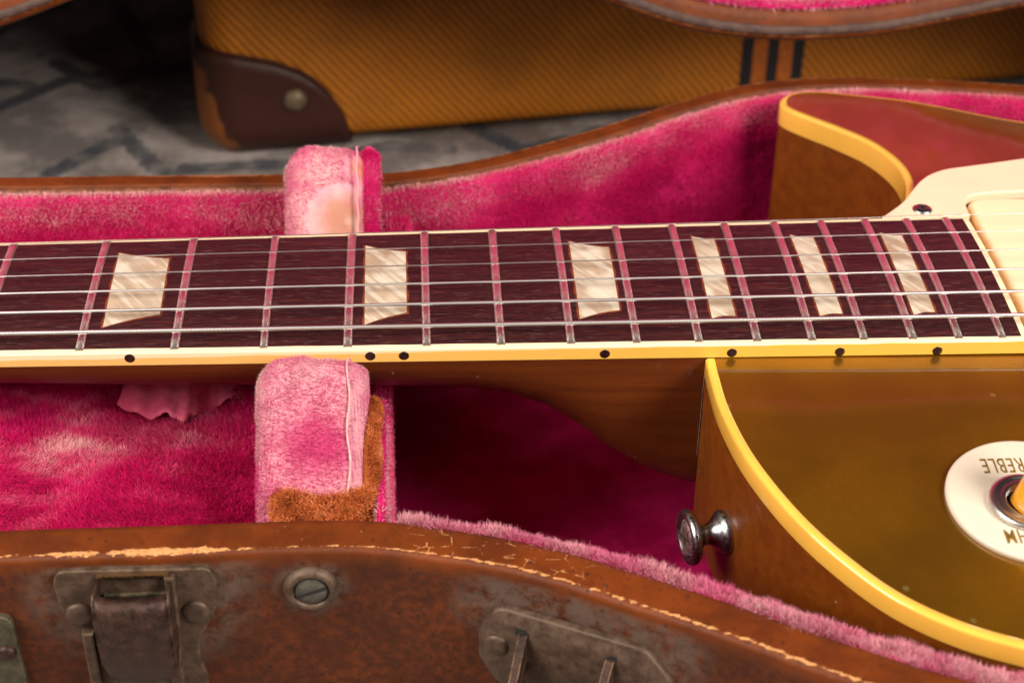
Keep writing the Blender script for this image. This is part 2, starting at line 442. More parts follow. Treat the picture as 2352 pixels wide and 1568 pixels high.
plush_far = m_plush('worn_plush_pad_back', (.64, .13, .26), (.76, .38, .40), .08, 4.6, [((290, 47, -10), 3, 10, (.42, .19, .11)), ((296, 56, 1), 1.5, 5, (.55, .18, .06)), ((292, 48, -12), .5, 4, (.68, .54, .45))], (.35, .6))  # brown stains; pale centre is satin-worn cloth with its sheen put into the colour
brownfur = m_plush('brown_plush_base', (.24, .055, .014), (.42, .12, .03), .2)
pile_pink = m_pile('pink_pile', PINK); pile_pale = m_pile('pale_pink_pile', PALE); pile_brown = m_pile('brown_pile', BROWN, (1, .7, .4))
ribbon = m_plush('pink_twill_ribbon', (.60, .075, .16), (.74, .17, .26), .1)

# ------------------------------------------------------------------ fibres
def tri_of(V, F):
    V = np.asarray(V, float); T = []
    for f in F:
        for k in range(1, len(f) - 1): T.append((f[0], f[k], f[k + 1]))
    return V[np.array(T)]

def fibres(name, T, count, length, width, lean, mat, parent, fade, jit=.55, seed=1, leanfun=None, keep=None, clump=.25):
    r = np.random.default_rng(seed)
    N = np.cross(T[:, 1] - T[:, 0], T[:, 2] - T[:, 0]); A = np.linalg.norm(N, axis=1)
    ok = A > 1e-9; T, N, A = T[ok], N[ok], A[ok]
    if keep is not None:
        k = keep(T.mean(1)); T, N, A = T[k], N[k], A[k]
    i = r.choice(len(T), count, p=A / A.sum()); u, v = r.random(count), r.random(count); s = u + v > 1; u[s], v[s] = 1 - u[s], 1 - v[s]
    t = T[i]; P = t[:, 0] + (t[:, 1] - t[:, 0]) * u[:, None] + (t[:, 2] - t[:, 0]) * v[:, None]
    n = N[i] / A[i][:, None]
    L = np.array(lean, float)[None] + (leanfun(P) if leanfun else 0)
    d = n + L + r.normal(size=(count, 3)) * jit
    d /= np.linalg.norm(d, axis=1)[:, None]
    sd = np.cross(d, r.normal(size=(count, 3))); sd /= np.linalg.norm(sd, axis=1)[:, None]
    ln = (length * r.uniform(.55, 1.25, count) * (1 + clump * fnoise(P, .16, seed + 60)))[:, None]; w = width * r.uniform(.7, 1.3, count)[:, None]
    mid = P + d * ln * .55; d2 = d + np.array(lean)[None] * .5 + r.normal(size=(count, 3)) * .35; d2 /= np.linalg.norm(d2, axis=1)[:, None]
    tip = mid + d2 * ln * .45
    V = np.stack([P - sd * w * .5 - n * .2, P + sd * w * .5 - n * .2, mid + sd * w * .42, mid - sd * w * .42, tip], 1).reshape(-1, 3)
    b = (np.arange(count) * 5)[:, None]
    F = np.concatenate([b + [0, 1, 2], b + [0, 2, 3], b + [3, 2, 4]], 0)
    fd = np.clip(fade(P) + r.normal(size=count) * .06, 0, 1)
    fa = np.stack([fd * .72, fd * .72, fd, fd, np.clip(fd + .10, 0, 1)], 1).ravel()
    return mesh(name, V, F, mat, parent, True, attr={'fade': fa}, kind='stuff')

# ------------------------------------------------------------------ the floor: a worn rug
RUGZ = -92.0
def make_rug():
    m = Mat('worn_rug'); c = m.co(); a = m.attr('pattern'); n = m.noise(c, .035, 5, .65); f = m.noise(c, .9, 4, .7)
    col = m.mix(m.rng(n, .38, .62), (.19, .165, .155), (.42, .365, .34))
    col = m.mix(m.rng(m.noise(c, .022, 4), .55, .68, 0, .5), col, (.20, .115, .075))
    col = m.mix(m.rng(f, .45, .75, 0, .4), col, (.08, .075, .08))
    am = m.math('MULTIPLY', m.rng(m.math('ADD', a, m.math('MULTIPLY', m.math('SUBTRACT', f, .5), .5)), .35, .65), m.rng(m.noise(c, .06, 4), .35, .6, .25, .80))
    col = m.mix(am, col, (.034, .044, .058))
    m.p(Base_Color=col, Roughness=.95, Specular_IOR_Level=.1, Normal=m.bump(f, .6, 1.0))
    xs = np.r_[-2500, -900, np.linspace(-100, 700, 260), 1500, 2500]; ys = np.r_[-2500, -900, np.linspace(100, 700, 220), 1500, 2500]
    X, Y = np.meshgrid(xs, ys, indexing='ij'); V = np.c_[X.ravel(), Y.ravel(), np.full(X.size, RUGZ)]
    segs = [((172, 219), (192, 243)), ((192, 254), (216, 214)), ((202, 306), (168, 396)), ((202, 306), (166, 296)), ((140, 270), (166, 296)), ((222, 221), (262, 223)), ((300, 236), (322, 232)),
            ((330, 252), (350, 230)), ((350, 230), (384, 246)), ((384, 246), (400, 232)), ((120, 330), (168, 396)), ((262, 223), (300, 236))]
    base = list(segs)
    for dx, dy in ((-170, 60), (260, 70), (90, 190), (-90, 210), (330, 260)): segs += [((p[0] + dx, p[1] + dy), (q[0] + dx, q[1] + dy)) for p, q in base]
    d = np.full(len(V), 1e9)
    for p, q in segs:
        p = np.array(p, float); q = np.array(q, float); e = q - p; t = np.clip(((V[:, :2] - p) @ e) / (e @ e), 0, 1)
        d = np.minimum(d, np.linalg.norm(V[:, :2] - p - t[:, None] * e, axis=1))
    o = mesh('floor', V, quads(len(xs), len(ys)), m.m, None, True, attr={'pattern': smoothstep(5.6, 2.2, d)})
    tag(o, 'grey worn rug with dark blue line pattern under the cases', 'rug', 'structure')
make_rug()

# ------------------------------------------------------------------ electric guitar
GUITAR = thing('electric_guitar', (470, 0, -84), 'gold topped electric guitar with yellowed binding lying in the open case', 'guitar')
SCALE = 624.0
fret_x = lambda n: SCALE * (1 - 2 ** (-n / 12))
hwid = lambda x: 21.5 + 0.0152 * x
camber = lambda y: -y * y / 610.0
NX0, FBX1 = 0.0, 455.2
bot = lambda x: -4.6 - 0.0022 * (x - 250)

def make_neck():
    xs = np.linspace(NX0, FBX1 - 1.6, 70); ys = np.linspace(-1, 1, 23)
    V = []; 
    for x in xs:
        for t in ys:
            y = t * (hwid(x) - 1.5); V.append((x, y, camber(y)))
    k = len(V); F = flip(quads(len(xs), len(ys)))
    for x in xs:
        for t in ys: V.append((x, t * (hwid(x) - 1.5), bot(x)))
    F += [tuple(i + k for i in f) for f in quads(len(xs), len(ys))]
    m = len(ys); e = (len(xs) - 1) * m
    for j in range(m - 1): F.append((e + j, e + j + 1, k + e + j + 1, k + e + j))
    fb = mesh('fingerboard', V, F, rosew, GUITAR, False)
    # binding: both sides and the end
    def strip(sgn):
        V = []; P = [(0, 'b'), (0, 't0'), (.25, 't1'), (1.5, 't2')]
        for x in np.linspace(NX0, FBX1, 90):
            h = hwid(x); wob = .10 * math.sin(x * .9) + .07 * math.sin(x * 2.3 + 1)
            V += [(x, sgn * h, bot(x)), (x, sgn * h, camber(h) - .3), (x, sgn * (h - .3), camber(h) + .02), (x, sgn * (h - 1.55 - .10 * (wob > .05)), camber(h - 1.5) + .04), (x, sgn * (h - 1.6), bot(x))]
        F = quads(90, 5, True)
        F += [tuple(reversed(range(5))), tuple(89 * 5 + q for q in range(5))]
        return V, (F if sgn < 0 else flip(F))
    V, F = join(strip(-1), strip(1))
    mesh('fingerboard_binding', V, F, fbbind, fb, False)
    V = []
    n = 25
    for t in np.linspace(-1, 1, n):
        y = t * (hwid(FBX1) - 1.6); z = camber(y)
        V += [(FBX1 - 1.6, y, z + .03), (FBX1 - .2, y, z + .03), (FBX1, y, z - .25), (FBX1, y, bot(FBX1))]
    mesh('end_binding', V, quads(n, 4), cream_worn, fb, False)
    # frets
    prof = [(-1.06, -.1), (-.94, .32), (-.70, .64), (-.42, .78), (.42, .78), (.70, .64), (.94, .32), (1.06, -.1)]
    for k in range(1, 23):
        x = fret_x(k); h = hwid(x) - .9; V = []; N = 25; hw0 = 1 + RNG.normal() * .04
        for i, t in enumerate(np.linspace(-1, 1, N)):
            y = t * h; z = camber(y); e = min(i, N - 1 - i); sq = {0: .3, 1: .93}.get(e, 1.0)
            if e == 1: y = math.copysign(h - .8, t); z = camber(y)
            for px, pz in prof: V.append((x + px * hw0 * (0.92 if e == 0 else 1), y, z + max(-.1, pz * sq)))
        F = quads(N, 8); F += [tuple(range(8)), tuple(reversed(range((N - 1) * 8, N * 8)))]
        mesh('fret', V, F, fretm, fb)
    # trapezoid pearl inlays (near the twelfth-fret style of this neck)
    inl = [((234.9, 17.6), (247.8, 14.2), (248.2, -10.8), (235.3, -15.4)), ((297, 18.7), (307.2, 15.2), (307.4, -12.4), (297.3, -16.8)), ((349, 18.7), (358.9, 15.2), (358.8, -13.3), (348.9, -16.4)),
           ((380.8, 20.1), (386.4, 18.6), (386.5, -16.7), (380.7, -17.4)), ((406.4, 19.7), (412.1, 18), (412.5, -16.8), (406.9, -17.5)), ((429.9, 19.8), (435.2, 18.1), (435.1, -17), (429.7, -18.0)),
           ((171, 17), (186, 13.6), (186, -11), (171, -15)), ((129, 16.4), (146, 13.2), (146, -11), (129, -14.6))]
    for q in inl:
        for name, mt, grow, dz in (('inlay_border', inlayedge, .45, .025), ('inlay', pearl, 0, .05)):
            c = np.mean(np.array(q), 0); n = 16; rows = []
            L = [np.array(q[0]) * (1 - t) + np.array(q[3]) * t for t in np.linspace(0, 1, n)]; Rr = [np.array(q[1]) * (1 - t) + np.array(q[2]) * t for t in np.linspace(0, 1, n)]
            V = []
            for i in range(n):
                wv = grow * (1 + .4 * math.sin(i * 1.7 + q[0][0])) if grow else 0
                a, b = L[i].copy(), Rr[i].copy(); a[0] -= wv; b[0] += wv
                if i == 0 and grow: a[1] += grow; b[1] += grow
                if i == n - 1 and grow: a[1] -= grow; b[1] -= grow
                for t in np.linspace(0, 1, 5):
                    p = a * (1 - t) + b * t
                    curve = -.55 * math.sin(math.pi * t) * (1 if i == 0 else -1 if i == n - 1 else 0)
                    V.append((p[0], p[1] + curve, camber(p[1]) + dz))
            mesh(name, V, flip(quads(n, 5)) if False else [tuple(reversed(f)) for f in quads(n, 5)], mt, fb)
    for x in (242.6, 298.7, 306.6, 354, 384.2, 410, 433.4, 178.5):
        y = -hwid(x); z = -2.55 - (x - 242) * .0075
        V, F = lathe([(1.22, -.2), (1.22, .03), (.9, .05)], 20, frame((x, y, z), (0, -1, 0)))
        mesh('side_dot', V, F, dark, fb)
    # neck and heel loft
    stat = [(NX0, 8.5, 2.0), (150, 11.6, 2.0), (204, 13.6, 2.0), (250, 16.0, 2.0), (300, 17.8, 2.0), (322, 18.6, 2.1), (332, 20.0, 2.3), (341, 23.5, 2.6), (349, 29, 3.0), (357, 36.0, 3.6), (366, 42.0, 4.2), (376, 46.2, 4.8), (383, 48, 5)]
    sx = np.array([s[0] for s in stat]); xs = np.r_[np.linspace(NX0, 320, 50), np.linspace(322, 383, 40)]
    V = []; M = 33
    for x in xs:
        b = np.interp(x, sx, [s[1] for s in stat]); e = np.interp(x, sx, [s[2] for s in stat]); a = hwid(x) - .12
        for j in range(M):
            th = math.pi * j / (M - 1); c, s = math.cos(th), math.sin(th)
            y = -a * math.copysign(abs(c) ** (2 / e), c); z = bot(x) - b * abs(s) ** (2 / e)
            V.append((x, y, z))
    F = flip(quads(len(xs), M)); F += [tuple(range(M)), tuple(reversed(range((len(xs) - 1) * M, len(xs) * M)))]
    mesh('neck', V, F, neckw, GUITAR)
make_neck()
def make_headstock():
    pl = rounded_poly([(1, -21), (1, 21), (-28, 30), (-62, 38), (-78, 34), (-76, 10), (-79, 0), (-76, -10), (-78, -34), (-62, -38), (-28, -30)], 4, 3)
    V, F = rounded_prism(pl, -17.0, -3.5, 1.0); h = mesh('headstock', V, F, black, GUITAR, False)
    V, F = box(-4.5, -.2, -21, 21, -5, 1.6, .5); mesh('nut', V, F, cream_worn, h, False)
make_headstock()

plane = lambda x: -5.1 - 0.006 * (np.asarray(x) - 376) - 0.07 * np.maximum(0, np.asarray(x) - 458)
def topz(x, y):
    x = np.asarray(x, float); y = np.asarray(y, float)
    c = np.where(y < 0, 5.6 * (np.clip((-y - 28) / 85, 0, 2)) ** 1.5, 4.2 * np.clip((y - 30) / 85, 0, 2) ** 1.4)
    return plane(x) - c
BASS = catmull([(378, -27.4), (378, -34), (378.6, -46), (381.8, -62.5), (388.6, -80.2), (396, -92.8), (406, -105), (417.5, -113.3), (429.5, -118.6), (450, -125.5), (478, -130), (505, -128.5), (535, -121), (565, -116), (600, -121), (640, -138)], 1.5)
TREB = catmull([(431, 27), (438, 34), (442.5, 43), (445, 51), (446, 57.5), (445.4, 66.5), (441, 79), (434, 88.6), (427, 96.3), (421.8, 102.5), (420.2, 106.5), (421.6, 111.8), (427, 115.6), (435, 116), (442.7, 113.9), (467.8, 106), (492.5, 97), (530, 94), (565, 98), (600, 110), (640, 130)], 1.0)
def make_body():
    dB, nB, sB = path_frames(BASS, 1); dT, nT, sT = path_frames(TREB, -1)
    bh = lambda s: 5.2 + 0 * s
    itip = int(np.argmin(TREB[:, 0] + (TREB[:, 1] < 90) * 1e3)); innB = np.full(len(BASS), 2.1); innT = .25 + 1.85 * smoothstep(sT[itip] + 13, sT[itip] + 2, sT)
    # carved gold top
    polyB = BASS[:, :2] + nB * (innB - .15)[:, None]; polyT = TREB[:, :2] + nT * (innT - .15)[:, None]
    ring = np.r_[polyB, polyT[::-1]]
    g = np.array([(x, y) for x in np.arange(380, 640, 5.0) for y in np.arange(-140, 140, 5.0)])
    # points inside ring
    def inside(p, R):
        x, y = p[:, 0], p[:, 1]; c = np.zeros(len(p), bool); j = len(R) - 1
        for i in range(len(R)):
            xi, yi, xj, yj = R[i, 0], R[i, 1], R[j, 0], R[j, 1]
            if yi != yj: c ^= ((yi > y) != (yj > y)) & (x < (xj - xi) * (y - yi) / (yj - yi) + xi)
            j = i
        return c
    g = g[inside(g, ring)]
    dmin = np.min(np.linalg.norm(g[:, None] - ring[None], axis=2), 1); g = g[dmin > 2.5]
    pts = [Vector(p) for p in np.r_[ring, g]]
    n = len(ring)
    v, e, f, *_ = delaunay_2d_cdt(pts, [], [list(range(n))], 1, 1e-5)
    P = np.array([tuple(q) for q in v]); V = np.c_[P, topz(P[:, 0], P[:, 1])]
    f = [tuple(q) for q in f]
    a, b, c = V[f[0][0]], V[f[0][1]], V[f[0][2]]
    if np.cross(b - a, c - a)[2] < 0: f = flip(f)
    mesh('gold_top', V, f, gold, GUITAR)
    # sides, back
    back = lambda x: -56.0 - .055 * np.maximum(0, np.asarray(x) - 376)
    VB, FB = sweep(BASS, nB, [(.35, topz(BASS[:, 0], BASS[:, 1]) - 4.3), (.3, topz(BASS[:, 0], BASS[:, 1]) - 5.4), (.3, back(BASS[:, 0]) + 4), (1.5, back(BASS[:, 0]) + 1.2), (4, back(BASS[:, 0]))])
    VT, FT = sweep(TREB, nT, [(.35, topz(TREB[:, 0], TREB[:, 1]) - 4.5), (.3, topz(TREB[:, 0], TREB[:, 1]) - 5.5), (.3, back(TREB[:, 0]) + 4), (1.5, back(TREB[:, 0]) + 1.2), (4, back(TREB[:, 0]))])
    RB = BASS[:, :2] + nB * 4; RT = TREB[:, :2] + nT * 4; rr = np.r_[RB, RT[::-1]]
    Vb = np.c_[rr, back(rr[:, 0])]
    Ve = [(640, -138, -80), (640, 132, -80), (640, 132, -26), (640, -138, -26)]
    V, F = join((VB, flip(FB)), (VT, FT), (Vb, [tuple(reversed(range(len(rr))))]), (Ve, [(0, 1, 2, 3)]))
    mesh('body', V, F, mahog, GUITAR)
    # edge binding
    def bindsweep(P, n, h, inner):
        z = topz(P[:, 0], P[:, 1]); zi = topz(P[:, 0] + n[:, 0] * inner, P[:, 1] + n[:, 1] * inner)
        prof = [(.05, z - h), (0, z - h + .2)]
        for k in range(7):
            a = math.pi / 2 * k / 6; R_ = np.minimum(.8, inner * .6)
            prof.append((R_ * (1 - math.cos(a)), z + .05 - R_ + R_ * math.sin(a)))
        prof += [(inner, zi + .07), (inner + .25, zi - .4)]
        return sweep(P, n, prof)
    hT = 5.6 + 1.7 * smoothstep(150, 20, sT)
    V1, F1 = bindsweep(BASS, nB, 5.1 + 0 * sB, innB); V2, F2 = bindsweep(TREB, nT, hT, innT)
    V, F = join((V1, flip(F1)), (V2, F2))
    mesh('body_binding', V, F, bind, GUITAR)
    # strap button
    i = np.argmin(np.abs(BASS[:, 1] + 57)); o = BASS[i]; nn = nB[i]
    M = frame((o[0] + nn[0] * .3, o[1] + nn[1] * .3, -34), (-nn[0], -nn[1], .02))
    b = mesh('strap_button', *lathe([(5.0, -1), (5.3, .3), (5.2, 1.2), (4.3, 2.1), (3.1, 3.2), (2.5, 4.4), (2.4, 5.6), (2.9, 6.2), (4.3, 7.2), (6.0, 7.7), (6.6, 8.3), (6.7, 9.1), (6.3, 9.9), (5.5, 10.2), (4.8, 9.9), (4.5, 9.3)], 40, M), steel, GUITAR)
    sc = mesh('screw', *lathe([(4.3, 8.6), (4.3, 9.4), (3.4, 9.85), (1.5, 10.0)], 28, M), m_steel('screw_steel', (.62, .56, .54), .4), b)
    for ang in (.35, .35 + math.pi / 2):
        Mx = M @ Matrix.Rotation(ang, 4, 'Z')
        Vx, Fx = box(-2.6, 2.6, -.45, .45, 9.5, 10.12); mesh('screw_slot', xform(Vx, Mx), Fx, hwl, b, False)
make_body()

def make_plastics():
    # pickguard with the pickup cut-out
    pg = [(432.5, 28.75), (456.3, 28.9), (456.5, 35.5), (458.3, 38.8), (462.5, 40.2), (475, 40.9), (505, 41.5), (585, 44), (582, 70), (560, 75), (520, 67), (480, 58.7), (466, 55.6), (456, 53.6), (451.2, 51.2), (447.3, 47.4), (444, 42.5), (440, 36.2)]
    pg = rounded_poly(pg, [.5, .5, 2, 2.5, 3, 5, 5, 6, 9, 9, 8, 8, 8, 6, 5, 4, 5, 4], 4)
    V, F = rounded_prism(pg, -3.8, -1.4, .5, 3)
    o = mesh('pickguard', V, F, peach, GUITAR, False)
    s = mesh('screw', *lathe([(2.6, -.2), (2.6, .15), (2.0, .55), (.8, .75)], 24, Matrix.Translation((444.2, 32.2, -1.4))), steel, o)
    for a in (.5, .5 + math.pi / 2):
        Vx, Fx = box(-1.5, 1.5, -.3, .3, .45, .82); mesh('screw_slot', xform(Vx, Matrix.Translation((444.2, 32.2, -1.4)) @ Matrix.Rotation(a, 4, 'Z')), Fx, black, o, False)
    # soapbar pickup cover
    m = Mat('aged_cream_pickup_cover'); s = m.sep(m.co()); n = m.noise(m.co(), .25, 4)
    d = m.math('ADD', s[0], m.math('MULTIPLY', n, 1.6))
    col = m.mix(m.rng(d, 457.4, 460.0), (.74, .40, .12), (.87, .68, .44)); m.p(Base_Color=col, Roughness=.4, Coat_Weight=.1)
    poly = rounded_poly([(457.2, -43), (492, -43), (492, 39.4), (457.2, 39.4)], 6, 7)
    V, F = rounded_prism(poly, -12, -2.3, 1.8, 5)
    pu = mesh('pickup', V, F, m.m, GUITAR)
    for k in range(6):
        y = -24 + 9.6 * k
        mesh('pole_screw', *lathe([(2.3, -.3), (2.3, .25), (1.8, .4)], 20, Matrix.Translation((474.5, y, -2.3))), steel, pu)
    # selector switch
    c = (441.6, -79.0); z = float(topz(*c)); e = .5
    nx = -(float(topz(c[0] + e, c[1])) - float(topz(c[0] - e, c[1]))) / (2 * e); ny = -(float(topz(c[0], c[1] + e)) - float(topz(c[0], c[1] - e))) / (2 * e)
    M = frame((c[0], c[1], z + .55), (nx, ny, 1))
    prof = [(18.4, -.8), (18.45, .4), (18.2, .75), (17.5, .9), (9, .98), (4, 1.0)]
    sw = mesh('selector_switch', *lathe(prof, 72, M), cream, GUITAR)
    Mn = frame((439.9, -81.0, z + .4), (nx, ny, 1))
    kn = []; seg = 96
    Vn, Fn = lathe([(7.9, .9), (8.3, 1.1), (8.4, 2.0), (7.9, 2.5), (6.8, 2.6), (6.4, 2.1), (5.6, 2.7), (4.7, 2.5), (4.5, .9)], seg, Mn)
    ctr = Mn @ Vector((0, 0, 0))
    Vn = [tuple(Vector(v)) if not (seg <= i < 3 * seg and i % 2) else tuple(Vector(v) + (ctr - Vector(v)).normalized() * .12) for i, v in enumerate(Vn)]
    mesh('knurled_nut', Vn, Fn, m_plain('knurled_steel', (.66, .64, .62), .35, 1.0, .5, 0, .05), sw)
    mesh('socket', *lathe([(4.6, .9), (4.4, 1.2), (1, 1.25)], 30, Mn), black, sw)
    P = [Mn @ Vector((-.7 + t * 8.0, -1.4 + t * 2.0, 1.5 + t * 17)) for t in (0, .12, .3, .5, .7, .88, .97, 1.0)]
    mesh('toggle_tip', *tube(P, [3.9, 4.2, 4.5, 4.8, 5.0, 4.6, 3.2, 1.0], 24), amber, sw)
    for txt, yy, w in (('TREBLE', 10.4, 11.6), ('RHYTHM', -11.0, 13.8)):
        cu = bpy.data.curves.new('lettering', 'FONT'); cu.body = txt; cu.size = 1; cu.align_x = 'CENTER'; cu.align_y = 'CENTER'; cu.extrude = .01; cu.space_character = 1.15; cu.offset = .003
        to = bpy.data.objects.new('tmp', cu); COL.objects.link(to); bpy.context.view_layer.update()
        me = bpy.data.meshes.new_from_object(to.evaluated_get(bpy.context.evaluated_depsgraph_get())); bpy.data.objects.remove(to)
        co = np.array([v.co[:] for v in me.vertices]); ext = co[:, 0].max() - co[:, 0].min(); exh = co[:, 1].max() - co[:, 1].min()
        ox = -2.6 if txt[0] == 'T' else -2.0; lh = 4.5 if txt[0] == 'T' else 3.9
        for v in me.vertices:
            lx = -(v.co.x / ext * w) + ox; ly = -(v.co.y / exh * lh) + yy
            q = M @ Vector((lx, ly, 1.02 + v.co.z * 2)); v.co = q * MM
        me.materials.append(ink); me.name = 'lettering'
        link('lettering', me, sw)
make_plastics()

def make_strings():
    gauge = [.25, .32, .42, .60, .82, 1.06]; wound = [0, 0, 0, 0, 0, .9]
    for i in range(6):
        f = (2.5 - i) / 2.5
        P = []
        for x in (NX0, 120, 205, 300, 400, 460, 520, 620):
            half = 17.5 + 8.25 * x / SCALE; y = f * half
            h = 2.05 + (x - 205) * .0042 + (.35 if i >= 3 else .1) + gauge[i] / 2 - .35
            P.append((x, y, h + camber(y)))
        V, F = tube(P, gauge[i] / 2, 10)
        mesh('string', V, F, m_string('string_%d' % i, wound[i]), GUITAR)
make_strings()
V_, F_ = tube([(378.1 - .004 * k, -27.35 + .02 * k, -8 - 1.6 * k) for k in range(18)], [.03 + .07 * abs(math.sin(k * 1.9)) for k in range(18)], 5)
mesh('heel_joint', V_, F_, m_plain('dusty_joint', (.19, .15, .13), .9, var=.5, scale=2.0), GUITAR)

# ------------------------------------------------------------------ guitar case
CASE = thing('guitar_case', (330, 0, RUGZ), 'open brown leather covered guitar case lined with worn pink plush', 'guitar case')
RIM = -14.0
NEAR = catmull([(-90, -124), (-20, -131), (40, -127), (85, -116), (125, -99), (160, -86), (190, -82), (221, -81.2), (257, -81.1), (276, -80.8), (294.3, -81), (303.6, -82.2), (312.8, -84.6), (322, -87.1), (331, -90.2), (344.2, -96), (357, -102.8), (373.5, -112), (389.4, -121), (405, -129.5), (425, -137.5), (455, -146), (490, -149), (530, -144), (575, -138), (640, -150)], 1.5)
FAR = catmull([(-90, 124), (-20, 131), (40, 127), (85, 116), (125, 99), (160, 86), (191, 82), (228, 81.3), (272, 80.6), (297, 79.8), (309.3, 81.5), (328.4, 87), (348, 95.9), (368.5, 106.6), (383, 115.8), (397.5, 123.9), (412, 130.4), (426.7, 134), (441, 135.2), (461.6, 134.3), (482, 131.4), (502, 127.6), (540, 121), (580, 122), (640, 141)], 1.5)
def make_case():
    IN = -86.0
    for nm, P, side in (('front_wall', NEAR, 1), ('back_wall', FAR, -1)):
        d, n, s = path_frames(P, side)
        wb = fnoise(np.c_[P[:, :2], np.zeros(len(P))], .02, 3) * .25
        prof = []; vv = []
        for z in np.linspace(RUGZ + 3, RIM - 3, 30): prof.append((0 + wb, z)); vv.append(-(RIM - 1 - z) - 1.2)
        R_ = 1.7
        for k in range(7):
            a = math.pi / 2 * k / 6; prof.append((wb + R_ * (1 - math.cos(a)), RIM - R_ + R_ * math.sin(a))); vv.append(-1.3 + 2.6 * k / 6)
        rimw = 9.4 if side > 0 else 6.4
        for o in np.linspace(2.6, rimw, 6): prof.append((o + wb * .5, RIM + .12 * math.sin(math.pi * (o - 1.7) / rimw))); vv.append(o - .4)
        prof.append((rimw + .35, RIM - .4)); vv.append(rimw + .4); prof.append((rimw + .4, RIM - 4)); vv.append(rimw + 4)
        prof.append((rimw + .4, IN)); vv.append(60)
        V, F = sweep(P, n, prof); uv = np.c_[np.repeat(s, len(prof)), np.tile(vv, len(P))]
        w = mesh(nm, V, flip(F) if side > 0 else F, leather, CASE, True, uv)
        # raised inner strip on the back rim
        if side < 0:
            V, F = sweep(P, n, [(6.3, RIM - 3), (6.3, RIM - .9), (6.6, RIM - .55), (8.8, RIM - .75), (9.2, RIM - 1.2), (9.2, RIM - 4)])
            mesh('rim_strip', V, F, rimstrip, w)
        # plush lining
        low = np.where(P[:, 0] < 303, smoothstep(308, 300, P[:, 0]) * (7 if side > 0 else .5), 0)
        o0 = 9.6 if side > 0 else 9.0
        th = np.clip(2.8 + (P[:, 0] - 305) / 130 * 2.6, 2.6, 5.6) if side > 0 else 3.4
        bulge = 1.2 * fnoise(np.c_[P[:, :2], np.zeros(len(P))], .015, 5)
        prof = [(o0, RIM - 5 - low), (o0 + .1, RIM - 1.2 - low), (o0 + .8, RIM - .45 - low), (o0 + th - .8, RIM - .7 - low), (o0 + th, RIM - 2.0 - low), (o0 + th + .6, RIM - 5 - low)]
        for z in np.linspace(RIM - 12, IN, 9): prof.append((o0 + th + .8 + bulge * .6 * math.sin((z - IN) / 30), z))
        V, F = sweep(P, n, prof); F = flip(F) if side > 0 else F
        l = mesh('lining', V, F, plush_deep, CASE)
        T = tri_of(V, F)
        if side > 0:
            fd = lambda Q: .50 + .22 * fnoise(Q, .05, 2) + .22 * smoothstep(RIM - 2.6, RIM - .4, Q[:, 2])
            fibres('pile', T, 70000, 1.9, .12, (0, .2, .45), pile_pale, l, fd, .5, 3, lambda Q: np.c_[.9 * fnoise(Q, .12, 71), .9 * fnoise(Q, .13, 72), .4 * fnoise(Q, .11, 73)], clump=.55, keep=lambda c: (c[:, 0] > 298) & (c[:, 0] < 460) & (c[:, 2] > RIM - 5.5))
        else:
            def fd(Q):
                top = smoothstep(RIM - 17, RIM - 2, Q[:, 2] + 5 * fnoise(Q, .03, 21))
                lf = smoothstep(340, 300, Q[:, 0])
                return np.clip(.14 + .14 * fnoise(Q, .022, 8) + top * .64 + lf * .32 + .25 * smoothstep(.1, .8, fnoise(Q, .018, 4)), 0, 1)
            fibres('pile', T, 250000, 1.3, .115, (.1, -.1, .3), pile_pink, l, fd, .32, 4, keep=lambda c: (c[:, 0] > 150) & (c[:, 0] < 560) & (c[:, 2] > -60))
    # bottom shell and inside floor, end walls
    ring = np.r_[NEAR[:, :2], FAR[::-1, :2]]
    V = np.r_[np.c_[ring, np.full(len(ring), RUGZ + .3)], np.c_[ring, np.full(len(ring), RUGZ + 3.2)]]; k = len(ring)
    F = [tuple(reversed(range(k))), tuple(range(k, 2 * k))] + [(i, (i + 1) % k, k + (i + 1) % k, k + i) for i in range(k)]
    mesh('base_panel', V, F, leather, CASE, False, np.c_[np.tile(ring[:, 0], 2), np.full(2 * k, -40)])
    inn = np.r_[NEAR[:, :2] + path_frames(NEAR, 1)[1] * 11, (FAR[:, :2] + path_frames(FAR, -1)[1] * 11)[::-1]]
    fl = mesh('floor_lining', np.c_[inn, np.full(len(inn), -86.0)], [tuple(range(len(inn)))], plush_deep, CASE, False)
    for x0, x1, h in ((-98, -90, 124), (640, 648, 150)):
        V, F = box(x0, x1, -h, h - (9 if x0 > 100 else 0), RUGZ + .3, RIM - .3, 1.2); mesh('end_wall', V, F, leather, CASE, False, np.c_[[p[0] for p in V], np.full(len(V), -40)])
make_case()

